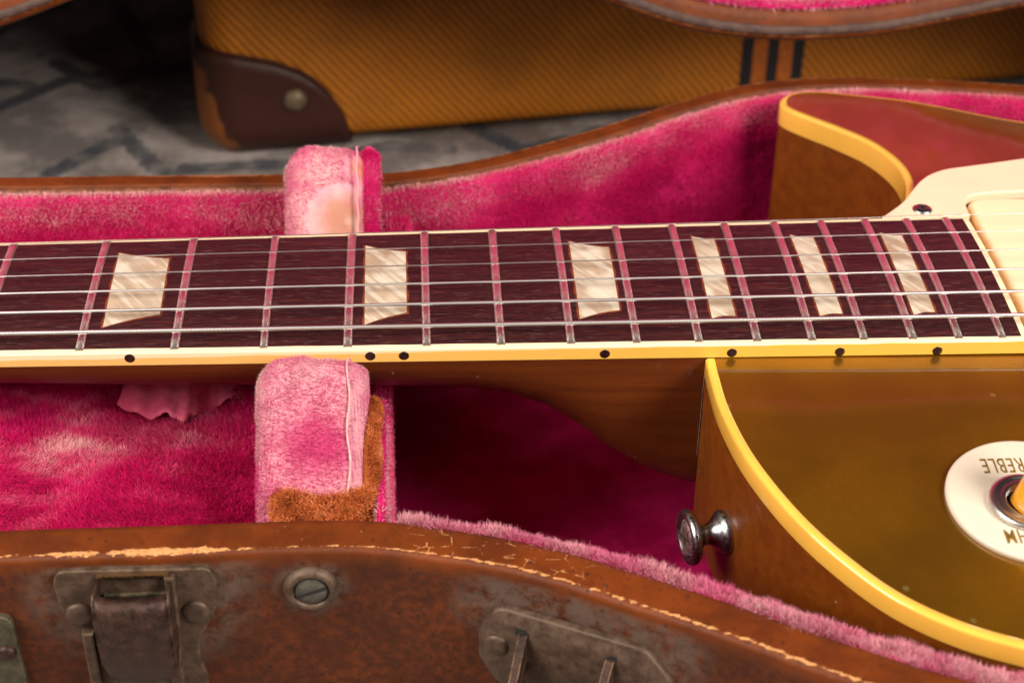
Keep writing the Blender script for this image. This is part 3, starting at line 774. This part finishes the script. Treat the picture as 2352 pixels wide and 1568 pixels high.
def pad(profile, x0, x1, r=5.0, nx=7, sag=0.0):
    P = catmull([(a, b) for a, b in profile], 1.2)
    d = np.gradient(P, axis=0); d /= np.linalg.norm(d, axis=1)[:, None]; n = np.stack([-d[:, 1], d[:, 0]], 1)
    c = P.mean(0); sg = np.sign(((c - P) * n).sum(1).mean()); n *= sg
    secs = []
    for k in range(nx):
        a = math.pi / 2 * k / (nx - 1); secs.append((x0 + r - r * math.cos(math.pi / 2 - a) if False else x0 + r * (1 - math.sin(a)), r * (1 - math.cos(a))))
    L = [(x0 + r * (1 - math.sin(math.pi / 2 * (1 - k / (nx - 1)))), r * (1 - math.cos(math.pi / 2 * (1 - k / (nx - 1))))) for k in range(nx)]
    mid = [(x, 0) for x in np.linspace(x0 + r, x1 - r, 9)[1:-1]]
    Rr = [(x1 - (x - x0), o) for x, o in reversed(L)]
    secs = L + mid + Rr
    V = []
    for x, o in secs: V += [(x, q[0] + m_[0] * o, q[1] + m_[1] * o) for q, m_ in zip(P, n)]
    V = np.array(V); m = len(P)
    V[:, 1:] += (fnoise(V, .045, 17)[:, None] * .9)
    F = quads(len(secs), m); F += [tuple(reversed(range(m))), tuple((len(secs) - 1) * m + j for j in range(m))]
    return V, F, P

def orient(V, F):
    T = tri_of(V, F); c = T.mean((0, 1)); N = np.cross(T[:, 1] - T[:, 0], T[:, 2] - T[:, 0])
    return F if ((T.mean(1) - c) * N).sum() > 0 else flip(F)

def make_pads():
    # front cradle pad
    prof = [(-30, -86), (-29.3, -34), (-28.6, -14), (-29.3, -4), (-31.6, .3), (-35.5, 1.8), (-40.5, -.4), (-47, -5.2), (-53, -10.2), (-58.5, -14.4), (-61.8, -17.5), (-64, -24), (-65, -86)]
    V, F, P = pad(prof, 273.0, 298.6, 6.0); F = orient(V, F)
    a = mesh('neck_cradle_pad', V, F, plush_pad, CASE, True, label='faded pink plush pad in front of the guitar neck with worn woven edges')
    T = tri_of(V, F)
    def fade(Q):
        cen = np.exp(-(((Q[:, 0] - 285.5) / 9) ** 2 + ((Q[:, 1] + 51) / 10) ** 2))
        ed = smoothstep(8.5, 12.5, np.abs(Q[:, 0] - 285.8))
        hot = np.exp(-((Q[:, 1] + 55) / 4.5) ** 2); return np.clip(.32 - .26 * cen - .45 * hot + .50 * ed + .30 * fnoise(Q, .06, 9) + .18 * smoothstep(-48, -35, Q[:, 1]), 0, 1)
    fibres('edge_pile', T, 7000, .55, .10, (0, -.1, -.2), pile_pale, a, lambda Q: .72 + .2 * fnoise(Q, .1, 9), .6, 25, keep=lambda c: (c[:, 2] > -26) & (c[:, 0] > 293.6) & (c[:, 0] < 298))
    fibres('pile', T, 44000, .85, .10, (0, -.1, -.25), pile_pale, a, fade, .6, 5, keep=lambda c: (c[:, 2] > -26) & (c[:, 0] < 293.6))
    # seam cord down its right side, knit-edge cord on the left
    cord = [(294.0, y, z) for y, z in P if z > -18 and y < -29]
    cord = [(x + .35 * math.sin(i * .55), y - .28, z + .42) for i, (x, y, z) in enumerate(cord)]
    mesh('seam', *tube(cord, [.22 + .07 * math.sin(i * 2.1) for i in range(len(cord))], 6), m_plain('pale_seam_thread', (.70, .38, .38), .9, spec=.1, var=.2, scale=1.5), a)
    # brown worn fur along the foot and right side
    pf = [(-58.0, -86), (-60.5, -15.8), (-63.0, -16.8), (-66.2, -19.5), (-68.0, -26), (-69, -86)]
    V, F, _ = pad(pf, 276.8, 300.0, 2.5); F = orient(V, F)
    b = mesh('fur_trim', V, F, brownfur, a, label='brown worn plush along the foot of the pad')
    fb = lambda Q: .5 + .4 * fnoise(Q, .12, 12)
    fibres('fur_pile', tri_of(V, F), 15000, 1.7, .14, (0, -.35, .15), pile_brown, a, fb, .45, 6, keep=lambda c: c[:, 2] > -30)
    ps = [(-31, -86), (-31, -24), (-34, -12.5), (-39, -7.5), (-45, -7.4), (-50, -10), (-56, -14.2), (-62, -18.5), (-65.5, -24), (-66, -86)]
    V, F, _ = pad(ps, 296.5, 300.6, 1.6, 5); F = orient(V, F)
    c = mesh('side_trim', V, F, brownfur, a, label='rust brown plush on the side of the pad')
    fibres('side_pile', tri_of(V, F), 12000, 1.2, .13, (.2, -.2, .1), pile_brown, a, fb, .45, 7, keep=lambda c: (c[:, 2] > -32) & (c[:, 0] > 298))
    # back cradle pad
    prof = [(30, -86), (36, -36), (41, -18), (46, -8.5), (51.5, -1.5), (56.5, 3.2), (60.5, 4.3), (65, 2.2), (69.5, -4), (71, -16), (71, -86)]
    V, F, P = pad(prof, 274.2, 297.6, 9.0); F = orient(V, F)
    a2 = mesh('neck_cradle_pad', V, F, plush_far, CASE, True, label='faded pink plush pad behind the guitar neck with a brown stain')
    def fade2(Q):
        return np.clip(.66 + .24 * fnoise(Q, .08, 10) + .2 * smoothstep(8, 11, np.abs(Q[:, 0] - 286)), 0, 1)
    def keep2(c): return (c[:, 2] > -24) & (np.linalg.norm(c - np.array([290, 47, -10]), axis=1) > 10) & (np.linalg.norm(c - np.array([296, 56, 1]), axis=1) > 5)
    fibres('pile', tri_of(V, F), 16000, .9, .13, (0, 0, .3), pile_pale, a2, fade2, .5, 8, keep=keep2)
    cord = [(294.2 + .2 * math.sin(i), y - .45, z + .35) for i, (y, z) in enumerate(P) if z > -24 and y < 66]
    mesh('seam', *tube(cord, .25, 6), plush_pad, a2)
    V, F, _ = pad([(q[0] + 1.8, q[1] - 2.2) for q in prof], 294.5, 300.0, 3.4, 5); F = orient(V, F)
    mesh('side_trim', V, F, plush_deep, a2)
    fibres('side_pile', tri_of(V, F), 7000, 1.0, .13, (.1, -.1, .2), pile_pink, a2, lambda Q: .55 + .3 * fnoise(Q, .1, 3), .5, 9, keep=lambda c: c[:, 2] > -26)
    # partitions that close the compartment beside the pads
    for nm, y0, y1, z1, x0, x1 in (('partition', -71, -26, -15.5, 300.2, 302.0), ('partition', 54, 71.5, -21, 301.0, 307.5), ('partition', -26, 31, -31, 298.5, 302.0)):
        V, F = box(x0, x1, y0, y1, -86 if y0 < 40 else -52, z1, .8); F = orient(V, F)
        pt = mesh(nm, V, F, plush_deep, CASE)
        T = tri_of(V, F)
        fibres('pile', T, 9000 if y0 < 0 else 9000, 1.1 if y0 < 0 else 1.8, .12, (.15, 0, .2), pile_pale if y0 < -30 else pile_pink, pt, (lambda Q: .7 + .2 * fnoise(Q, .1, 1)) if y0 < -30 else (lambda Q: .6 + .3 * fnoise(Q, .1, 1)), .5, 10, keep=lambda c: c[:, 2] > -60)
    # compartment lid left of the pads
    xs = np.linspace(100, 298, 100); ys = np.linspace(-69, 69, 70); X, Y = np.meshgrid(xs, ys, indexing='ij'); Q = np.c_[X.ravel(), Y.ravel(), np.zeros(X.size)]
    z = -33.5 + 1.3 * fnoise(Q, .016, 31) + .45 * fnoise(Q, .05, 32) - 1.5 * smoothstep(62, 69, np.abs(Q[:, 1]))
    V = np.c_[Q[:, :2], z]; F = quads(len(xs), len(ys)); F = F if np.cross(V[F[0][1]] - V[F[0][0]], V[F[0][2]] - V[F[0][0]])[2] > 0 else flip(F)
    k = len(V); Vb = V.copy(); Vb[:, 2] = -38
    lid = mesh('compartment_lid', np.r_[V, Vb], F + [tuple(k + i for i in reversed(f)) for f in F], plush_deep, CASE, label='pink plush compartment lid under the guitar neck')
    def fade_lit(P):
        w = fnoise(P, .017, 44); w2 = fnoise(P * np.array([1, 1.6, 1]), .05, 45)
        band = np.exp(-((P[:, 1] + 18) / 13) ** 2)
        return np.clip(.22 + .34 * band * (.75 + .6 * w) + .10 * smoothstep(.0, .6, w2) + .07 * w2 + .22 * smoothstep(262, 205, P[:, 0]) * (.6 + .6 * w2), 0, 1)  # band and left end: lighter lit plush put into the colour, with faded patches
    lf = lambda P: np.c_[1.3 * fnoise(P, .014, 51), 1.3 * fnoise(P, .016, 52) - .2, 0 * P[:, 0]]
    fibres('pile', tri_of(V, F), 250000, 2.2, .105, (0, 0, .2), pile_pink, lid, fade_lit, .5, 11, lf, keep=lambda c: (c[:, 0] > 170) & (c[:, 1] < 25))
    # torn ribbon pull tab
    nu, nv = 44, 14; V = []
    for i in range(nu):
        t = i / (nu - 1)
        low = np.interp(t, [0, .2, .45, .60, .68, .85, 1], [-7.5, -9.8, -12.6, -14.6, -12.0, -7.6, -6.0]) + (.25 * math.sin(t * 60) + .2 * math.sin(t * 97)) * (t > .3)
        for j in range(nv):
            w = j / (nv - 1)
            x = 234.0 + 30 * t + 1.8 * math.sin(math.pi * w) * (1 - t) ** 2 - 1.5 * w * t
            y = 7 + (low + .8 - 7) * w
            zz = -29.6 + 3.4 * math.sin(math.pi * min(1, w * .85 + .12)) * (1 - .35 * t) + 1.7 * math.sin(t * 11 + w * 2.4) * w * (1 - w * .2) + .8 * math.sin(t * 25 - w * 3) * w - 1.3 * w + .7 * math.exp(-((w - .72 + .2 * t) / .09) ** 2)
            V.append((x, y, zz))
    F = quads(nu, nv)
    tab = mesh('pull_tab', V, F, ribbon, lid, label='torn pink ribbon tab with frayed edge')
    so = tab.modifiers.new('thickness', 'SOLIDIFY'); so.thickness = .0006
    fr = []
    for k in range(16):
        p = np.array(V[(nu - 1 - k % 4) * nv + 7 + k % 7]); L = random.uniform(2.0, 5)
        fr.append(tube([p - (1, 0, 0), p + (L * .5, -.3 * L * .5, .3), p + (L * .85, -L * .6, -.5)], [.11, .09, .05], 4))
    for k in range(14):
        i = random.randint(24, 32); p = np.array(V[i * nv + nv - 1]); L = random.uniform(.5, 1.1)
        fr.append(tube([p + (0, .5, 0), p + (random.uniform(-.3, .3), -L, random.uniform(-.2, .2))], [.08, .04], 4))
    mesh('fringe', *join(*fr), ribbon, lid)
make_pads()

# ---- hardware on the front wall
dN, nN, sN = path_frames(NEAR, 1)
def wall_at(x):
    i = int(np.argmin(np.abs(NEAR[:, 0] - x))); t = (x - NEAR[i, 0])
    y = NEAR[i, 1] + t * dN[i, 1] / dN[i, 0]
    return y, nN[i], dN[i]
def wall_frame(x, z):
    """local x along the wall, local y up, local z outward"""
    y, n, d = wall_at(x)
    return Matrix(((d[0], 0, -n[0], x), (d[1], 0, -n[1], y), (0, 1, 0, z), (0, 0, 0, 1)))
def plate(name, poly, x, z, t, b, mat, parent, r=0, seg=3):
    poly = rounded_poly(poly, r, 4) if r else poly
    a = sum(poly[i - 1][0] * poly[i][1] - poly[i][0] * poly[i - 1][1] for i in range(len(poly)))
    if a < 0: poly = poly[::-1]
    V, F = rounded_prism(poly, -.4, t, b, seg); return mesh(name, xform(V, wall_frame(x, z)), F, mat, parent, False)
def dome(name, x, z, r, h, mat, parent, base=0.0):
    M = wall_frame(x, z) @ Matrix.Translation((0, 0, base))
    return mesh(name, *lathe([(r, -.3), (r, h * .25), (r * .93, h * .6), (r * .75, h * .88), (r * .4, h), (.1, h * 1.02)], 28, M), mat, parent)

def make_hardware():
    X0, Z0 = 248.5, -34.0
    L = sub_empty('latch', CASE)
    def loc(pts): return [(x - X0, z - Z0) for x, z in pts]
    plate('latch_plate', loc([(231.3, -20), (232.6, -16.6), (264.6, -16.9), (266.0, -20), (265.6, -27.5), (263.6, -32.5), (260.9, -37), (260.3, -43), (261.6, -50), (261, -58), (252, -66), (243, -66), (236.6, -58), (236.0, -50), (237.6, -43), (235.6, -37), (232.4, -30)]), X0, Z0, 1.3, .5, hw, L, 2.0)
    for x, z in ((236.0, -28.9), (260.8, -29.2)): dome('rivet', x, z, 3.1, 1.3, hw, L, 1.2)
    for xa, xb in ((236.0, 238.5), (253.6, 256.6)):
        V, F = rounded_prism([(xa - X0, -32), (xb - X0, -32), (xb - X0, .8), (xa - X0, .8)], 1.0, 3.4, .5); mesh('rail', xform(V, wall_frame(X0, Z0)), F, hw, L, False)
    V, F = rounded_prism([(255.4 - X0, 1), (257.2 - X0, 1), (257.4 - X0, 16), (255.2 - X0, 16)], 1.0, 3.0, .5); mesh('hinge_cheek', xform(V, wall_frame(X0, Z0)), F, hw, L, False)
    # lever: folded sheet, hollow towards the top
    path = [(7.4, 15.2), (9.0, 14.2), (9.9, 12.4), (10.1, 10.0), (9.6, 4), (8.4, -4), (6.6, -9.8), (5.0, -11.8), (3.4, -12.4)]   # (out, up)
    nX = 13; V = []
    for i, (o, u) in enumerate(path):
        for j in range(nX):
            t = -1 + 2 * j / (nX - 1); hw_ = 7.7 - (.9 * max(0, (-4 - u) / 8)) ** 2 * 2
            oo = o - (1.0 * abs(t) ** 8) - (1.6 * (1 - t * t) if i == 0 else 0); uu = u - (2.0 * (1 - t * t) if i == 0 else 0)
            V.append((t * hw_, uu, oo))
    F = quads(len(path), nX)
    for s in (-1, 1):
        k = len(V)
        for i, (o, u) in enumerate(path):
            hw_ = 7.7 - (.9 * max(0, (-4 - u) / 8)) ** 2 * 2
            V += [(s * hw_, u, o - 1.0), (s * hw_, u + .1, 1.2)]
        q = quads(len(path), 2); F += [tuple(a + k for a in f) for f in q]
    lv = mesh('lever', xform(V, wall_frame(X0, Z0)), F, hwd, L)
    so = lv.modifiers.new('sheet', 'SOLIDIFY'); so.thickness = .0008; so.offset = 0
    M = wall_frame(X0, Z0)
    Vb, Fb = box(-7.6, 7.6, 15.9, 16.4, 1.2, 2.2); mesh('hinge_bar', xform(Vb, M), Fb, m_steel('polished_brass', (.62, .42, .20), .3), L, False)
    V, F = box(-6.6, 6.6, -12, 11, 1.4, 2.2); mesh('catch', xform(V, M), F, hwl, L, False)
    plate('latch_foot', [(-6.6, -17), (6.6, -17), (7.4, -9), (-5.6, -9)], X0, Z0, 2.2, .4, hw, L, 2.5)
    # lock plate at the left
    K = sub_empty('lock_plate', CASE)
    plate('plate', [(-10, -24), (10.2, -24), (9.4, 9.5), (-10, 10.5)], 211.8, -38.5, 1.6, .5, hwl, K, 2.8)
    dome('rivet', 218.9, -39.3, 2.1, 1.6, hwd, K, 1.4)
    # cup washer and slotted screw
    M = wall_frame(285.9, -24.6)
    S = mesh('screw_cup', *lathe([(6.0, -.3), (6.0, .5), (5.6, 1.5), (4.9, 2.1), (4.3, 2.1), (3.9, 1.6), (3.7, .9)], 44, M), hw, CASE)
    mesh('screw_head', *lathe([(3.75, .4), (3.75, 1.2), (3.2, 1.75), (1.2, 1.95), (.1, 1.97)], 36, M), m_hw('dull_nickel', (.085, .082, .068), (.15, .145, .12), .6), S)
    V, F = box(-3.3, 3.3, -.42, .42, 1.55, 2.02); mesh('screw_slot', xform(V, M @ Matrix.Rotation(.35, 4, 'Z')), F, black, S, False)
    # handle
    H = sub_empty('handle', CASE)
    HX, HZ = 343.0, -34.0
    # plate follows the bend of the wall
    pl = rounded_poly([(-22.3, 3.2), (-18.0, 10.4), (15.5, 10.4), (22.5, 3.0), (22.5, -5), (15.5, -12.4), (-18.0, -12.4), (-22.3, -5)], 2.2, 4)
    pl = np.array(pl)
    def wallpt(lx, lz, out):
        i0 = int(np.argmin(np.abs(NEAR[:, 0] - HX))); s = sN[i0] + lx; x = np.interp(s, sN, NEAR[:, 0]); y = np.interp(s, sN, NEAR[:, 1]); nx = np.interp(s, sN, nN[:, 0]); ny = np.interp(s, sN, nN[:, 1])
        return (x - nx * out, y - ny * out, HZ + lz)
    cen = pl.mean(0)
    rings = [(1.0, 0), (1.0, .9), (.985, 1.5), (.95, 1.8), (.86, 1.9), (.80, 2.5), (.5, 2.7), (.0, 2.75)]
    V = []; k = len(pl)
    for sc, o in rings:
        for p in pl:
            q = cen + (p - cen) * np.array([1 - (1 - sc) * .5 if sc > .3 else sc, sc]); V.append(wallpt(q[0], q[1], o))
    F = quads(len(rings), k, close_m=True)
    a = sum(pl[i - 1][0] * pl[i][1] - pl[i][0] * pl[i - 1][1] for i in range(k))
    mesh('handle_plate', V, F if a > 0 else flip(F), hw, H)
    for lx, lz in ((-17.6, .2), (18.6, -2.2)):
        p = wallpt(lx, lz, 2.0); n = Vector(wallpt(lx, lz, 3.0)) - Vector(p)
        mesh('rivet', *lathe([(2.9, -.4), (2.9, .5), (2.6, 1.0), (1.8, 1.35), (.1, 1.5)], 28, frame(p, n)), hw, H)
    for lx in (-11.6, 8.4):
        prof = [(5.6, 2.0), (5.2, 3.4), (1.5, 6.2), (-2.5, 9.4), (-5.5, 13.2), (-10, 14.6), (-13, 13.0), (-13.5, 8), (-9, 4.6), (-5, 2.0)]
        V = [wallpt(lx + dx, lz, o) for dx in (-1.0, 1.0) for lz, o in prof]; n_ = len(prof)
        F = [tuple(range(n_)), tuple(reversed(range(n_, 2 * n_)))] + [(i, n_ + i, n_ + (i + 1) % n_, (i + 1) % n_) for i in range(n_)]
        mesh('post', V, F, hwd, H, False)
        V = [wallpt(lx + dx, lz, o) for dx in (-1.9, 1.5) for lz, o in ((5.0, 2.4), (6.8, 2.4), (6.8, 2.72), (5.0, 2.86))]
        mesh('slot', V, orient(V, [(0, 1, 2, 3), (7, 6, 5, 4), (0, 4, 5, 1), (1, 5, 6, 2), (2, 6, 7, 3), (3, 7, 4, 0)]), black, H, False)
    P = [wallpt(t, -6.6 - 1.5 * (1 - (2 * (t + 1.6) / 18) ** 2), 9.6 + 1.5 * (1 - (2 * (t + 1.6) / 18) ** 2)) for t in np.linspace(-10.4, 7.2, 16)]
    mesh('grip', *tube(P, [3.6, 4.1] + [4.6] * 12 + [4.1, 3.6], 20), grip, H)
make_hardware()

# ---- open lid of the case, standing behind
def make_lid():
    PHI = math.radians(72); YH = 142.0
    def pt(x, s, d): return np.c_[x, YH + s * math.cos(PHI) + d * math.sin(PHI), RIM + s * math.sin(PHI) - d * math.cos(PHI)]
    LO = catmull([(-90, 12), (-20, 6), (60, 6), (110, 6.5), (135, 8), (160, 11.5), (182, 16.5), (205, 24.5), (240, 38), (280, 42.5), (320, 38.5), (345, 31.5), (368.6, 22), (395, 12.8), (412, 9.6), (428, 8.3), (445, 8.4), (462, 9.8), (504, 17.3), (545, 24), (585, 22), (640, 2)], 2)
    HI = catmull([(-90, 266), (-20, 276), (40, 270), (85, 260), (125, 246), (160, 232), (230, 226), (300, 226), (345, 240), (390, 262), (430, 278), (490, 286), (560, 276), (640, 290)], 4)
    LID = sub_empty('lid', CASE)
    LID['label'] = 'open case lid with brown rim and pink plush inside'
    for P, side in ((LO, 1), (HI, -1)):
        d, n, s = path_frames(P, side)
        def sw(prof):
            cols = []
            for o, dep in prof:
                q = P[:, :2] + n * o; cols.append(pt(q[:, 0], q[:, 1], dep))
            return np.stack(cols, 1).reshape(-1, 3), quads(len(P), len(prof))
        prof = [(0, 40), (0, 20), (0, 1.6), (.5, .5), (1.4, 0), (3.6, 0), (6, -.1), (9.0, 0), (9.4, .5), (9.5, 4)]; vv = [-40, -20, -1.5, -.4, .6, 1.5, 6, 9, 9.4, 12]
        V, F = sw(prof); uv = np.c_[np.repeat(s, len(prof)), np.tile(vv, len(P))]; F = flip(F) if side > 0 else F
        mesh('rim', V, F, leather, LID, True, uv)
        if side > 0:
            V, F = sw([(1.9, .2), (1.9, -.7), (2.3, -1.0), (4.2, -1.0), (4.6, -.7), (4.6, .2)]); mesh('tongue_strip', V, flip(F), m_plain('grey_rim_strip', (.075, .042, .034), .6, spec=.3, var=.3), LID)
        V, F = sw([(9.5, 3), (9.7, .8), (10.8, .4), (12.0, 1.4), (12.4, 5), (12.5, 37)]); F = flip(F) if side > 0 else F
        l = mesh('lining', V, F, plush_deep, LID)
        if side > 0: fibres('pile', tri_of(V, F), 30000, 1.8, .2, (0, -.3, 0), pile_pale, l, lambda Q: .72 + .25 * fnoise(Q, .05, 6), .5, 14, keep=lambda c: (c[:, 0] > 330) & (c[:, 0] < 560))
    dL, nL, _ = path_frames(LO, 1); dH, nH, _ = path_frames(HI, -1)
    q = np.r_[LO[:, :2] + nL * 12, (HI[:, :2] + nH * 12)[::-1]]
    mesh('inner_panel', pt(q[:, 0], q[:, 1], 37.0), [tuple(reversed(range(len(q))))], plush_deep, LID, False)
    q = np.r_[LO[:, :2], HI[::-1, :2]]; mesh('outer_panel', pt(q[:, 0], q[:, 1], 40.0), [tuple(range(len(q)))], leather, LID, False, np.c_[q[:, 0], np.full(len(q), -40)])
    for x in (-90, 640):
        s0 = 12 if x < 0 else 2; s1 = 266 if x < 0 else 290; w = -8 if x < 0 else 8
        V = np.r_[[pt(np.array([xx]), np.array([float(ss)]), dd)[0] for xx in (x, x + w) for ss in (s0, s1) for dd in (0, 40)]]
        F = [(0, 1, 3, 2), (4, 6, 7, 5), (0, 4, 5, 1), (2, 3, 7, 6), (0, 2, 6, 4), (1, 5, 7, 3)]
        mesh('end_wall', V, orient(V, F), leather, LID, False, np.c_[V[:, 0], np.full(8, -40)])
    for x in (585, 630):
        V, F = box(x, x + 14, 128, 146, RIM - 9, RIM - 7.5); mesh('hinge', V, F, hw, LID, False)
make_lid()

# ------------------------------------------------------------------ tweed suitcase behind
def make_suitcase():
    S = thing('tweed_suitcase', (380, 300, RUGZ), 'yellow brown tweed suitcase with dark leather corner standing on the rug', 'suitcase')
    ANG = math.radians(8.0); O = np.array([231.5, 226.0]); ex = np.array([math.cos(ANG), math.sin(ANG)]); ey = np.array([-math.sin(ANG), math.cos(ANG)])
    W_, D_, Z0, Z1, R_ = 420.0, 200.0, -86.5, 46.0, 13.0
    def outline(off):
        """arc-length samples around left side, rounded corner, front"""
        pts = []
        for t in np.linspace(-150, -1e-6, 16): pts.append((t, (-off, R_ - t), (-1, 0)))
        for k in range(1, 12):
            a = math.pi / 2 * k / 12; pts.append((R_ * a, (R_ - (R_ + off) * math.cos(a), R_ - (R_ + off) * math.sin(a)), (-math.cos(a), -math.sin(a))))
        a0 = R_ * math.pi / 2
        for t in np.linspace(0, W_ - R_, 90): pts.append((a0 + t, (R_ + t, -off), (0, -1)))
        return pts
    def wpt(p): q = O + ex * p[0] + ey * p[1]; return q
    # tweed cloth
    m = Mat('tweed_cloth'); c = m.co(); uv = m.n('UVMap'); wob = m.n('TexNoise', {'Vector': c, 'Scale': .12, 'Detail': 3}, out=1); uv = m.n('VectorMath', {0: uv, 1: m.n('VectorMath', {0: wob, 3: 1.6}, operation='SCALE')}, operation='ADD'); su = m.sep(uv)
    tw = m.math('SINE', m.math('MULTIPLY', m.math('ADD', su[0], m.math('MULTIPLY', su[1], .80)), 2 * math.pi / 3.5))
    fi = m.math('MULTIPLY', m.math('SINE', m.math('MULTIPLY', su[0], 6.0)), m.math('SINE', m.math('MULTIPLY', su[1], 6.5)))
    n = m.noise(c, .03, 4); n2 = m.noise(c, .25, 4, .65)
    f = m.math('ADD', m.math('MULTIPLY', tw, .42), m.math('MULTIPLY', fi, .7))
    col = m.mix(m.rng(f, -.65, .6), (.19, .052, .002), (.70, .225, .006)); col = m.mix(m.rng(n, .45, .75, 0, .5), col, (.22, .08, .006)); col = m.mix(m.rng(n2, .62, .8, 0, .7), col, (.09, .032, .005)); col = m.mix(m.rng(m.noise(c, .012, 4), .52, .7, 0, .5), col, (.20, .055, .003))
    x = su[0]
    h = m.math('ADD', tw, m.math('MULTIPLY', fi, .6))
    m.p(Base_Color=col, Roughness=.55, Specular_IOR_Level=.3, Coat_Weight=.15, Coat_Roughness=.3, Normal=m.bump(h, .5, .4))
    zs = [(4.0, Z0), (1.2, Z0 + .8), (0, Z0 + 4)] + [(0, z) for z in np.linspace(Z0 + 10, Z1 - 5, 12)] + [(1.2, Z1 - 1), (4, Z1)]
    V = []; uvs = []
    ol = outline(0)
    for a, p, nn in ol:
        for ins, z in zs:
            q = wpt((p[0] - nn[0] * ins, p[1] - nn[1] * ins)); V.append((q[0], q[1], z)); uvs.append((a, z))
    k = len(V); F = quads(len(ol), len(zs))
    b = mesh('tweed_body', V, F if False else flip(F), m.m, S, True, uvs)
    # other sides as plain box
    c4 = [wpt((4, 4)), wpt((W_, 4)), wpt((W_, 160)), wpt((4, 160))]
    V = [(q[0], q[1], z) for z in (Z0 + .3, Z1 - .3) for q in c4]
    F = [(3, 2, 1, 0), (4, 5, 6, 7), (1, 2, 6, 5), (2, 3, 7, 6)]
    mesh('tweed_back', V, F, m.m, S, False, [(p[0], p[1]) for p in V])
    # striped band on the front
    blk = m_plain('black_stripe', (.010, .008, .010), .6, var=.3); org = m_plain('orange_stripe', (.44, .105, .006), .6, var=.2)
    u0 = 207.5; wv = [4.6, 5.8, 4.6, 5.8, 4.6]; mt = [blk, org, blk, org, blk]
    for w, mm_ in zip(wv, mt):
        a, e = wpt((u0, -.35)), wpt((u0 + w, -.35)); a2, e2 = wpt((u0, .3)), wpt((u0 + w, .3))
        V = [(q[0], q[1], z) for z in (Z0 + 1, Z1 - 3) for q in (a, e, e2, a2)]; F = [(3, 2, 1, 0), (4, 5, 6, 7), (0, 1, 5, 4), (1, 2, 6, 5), (2, 3, 7, 6), (3, 0, 4, 7)]
        mesh('stripe', V, F, mm_, S, False); u0 += w
    # leather corner protector
    m2 = Mat('corner_leather'); c = m2.co(); s = m2.sep(c); nz = m2.noise(c, .06, 4)
    wear = m2.rng(m2.math('ADD', m2.math('ADD', m2.math('MULTIPLY', m2.math('SUBTRACT', s[0], 231), .055), m2.math('MULTIPLY', m2.math('ADD', s[2], 90), .020)), m2.math('MULTIPLY', m2.math('SUBTRACT', nz, .5), 1.6)), .72, .5)
    col = m2.mix(wear, (.042, .012, .008), (.24, .075, .016)); m2.p(Base_Color=col, Roughness=.5, Specular_IOR_Level=.28, Coat_Weight=.0, Coat_Roughness=.25, Normal=m2.bump(m2.noise(c, .08, 3), .35, 2.0))
    ol = [q for q in outline(2.4) if -70 < q[0] < 64]
    a_s = np.array([q[0] for q in ol]); 
    hm = np.interp(a_s, [-70, -40, 0, 12, 22, 34, 46, 53, 58, 61.5, 63.5], [-70, -58, -45.5, -46.5, -48.5, -52, -58, -66, -75, -86, -91.5])
    keep = a_s <= 63.6; ol = [q for q, kk in zip(ol, keep) if kk]; hm = hm[keep]; nr = 14; V = []
    for (a, p, nn), top in zip(ol, hm):
        zb = RUGZ + .2
        for j in range(nr):
            t = j / (nr - 1); z = zb + (top - zb) * t
            ins = 7.0 * max(0, 1 - (z - zb) / 13) ** 2 + (2.2 if j == nr - 1 else 0) - .5 * math.sin(math.pi * t) + (0.5 if a > 58 else 0)
            q = wpt((p[0] - nn[0] * ins, p[1] - nn[1] * ins)); V.append((q[0], q[1], z))
    F = flip(quads(len(ol), nr))
    cp = mesh('corner_protector', V, F, m2.m, S)
    so = cp.modifiers.new('thickness', 'SOLIDIFY'); so.thickness = .002; so.offset = -1
    rim = [tuple(np.array(V[i * nr + nr - 1]) - np.r_[ey * 1.0, 0]) for i in range(len(ol)) if ol[i][0] > -5]
    q = wpt((33.0, -2.6)); M = frame((q[0], q[1], -67.5), (-ey[0], -ey[1], 0))
    mesh('rivet', *lathe([(4.6, -.5), (4.5, .6), (3.9, 1.7), (2.6, 2.6), (.9, 3.0)], 30, M), m_hw('brass_rivet', (.12, .09, .055), (.20, .15, .09), .6), cp)
    mesh('stitch_rim', *tube(rim, .6, 8), m_plain('corner_edge_leather', (.06, .017, .008), .75, spec=.2, var=.3), cp)
make_suitcase()
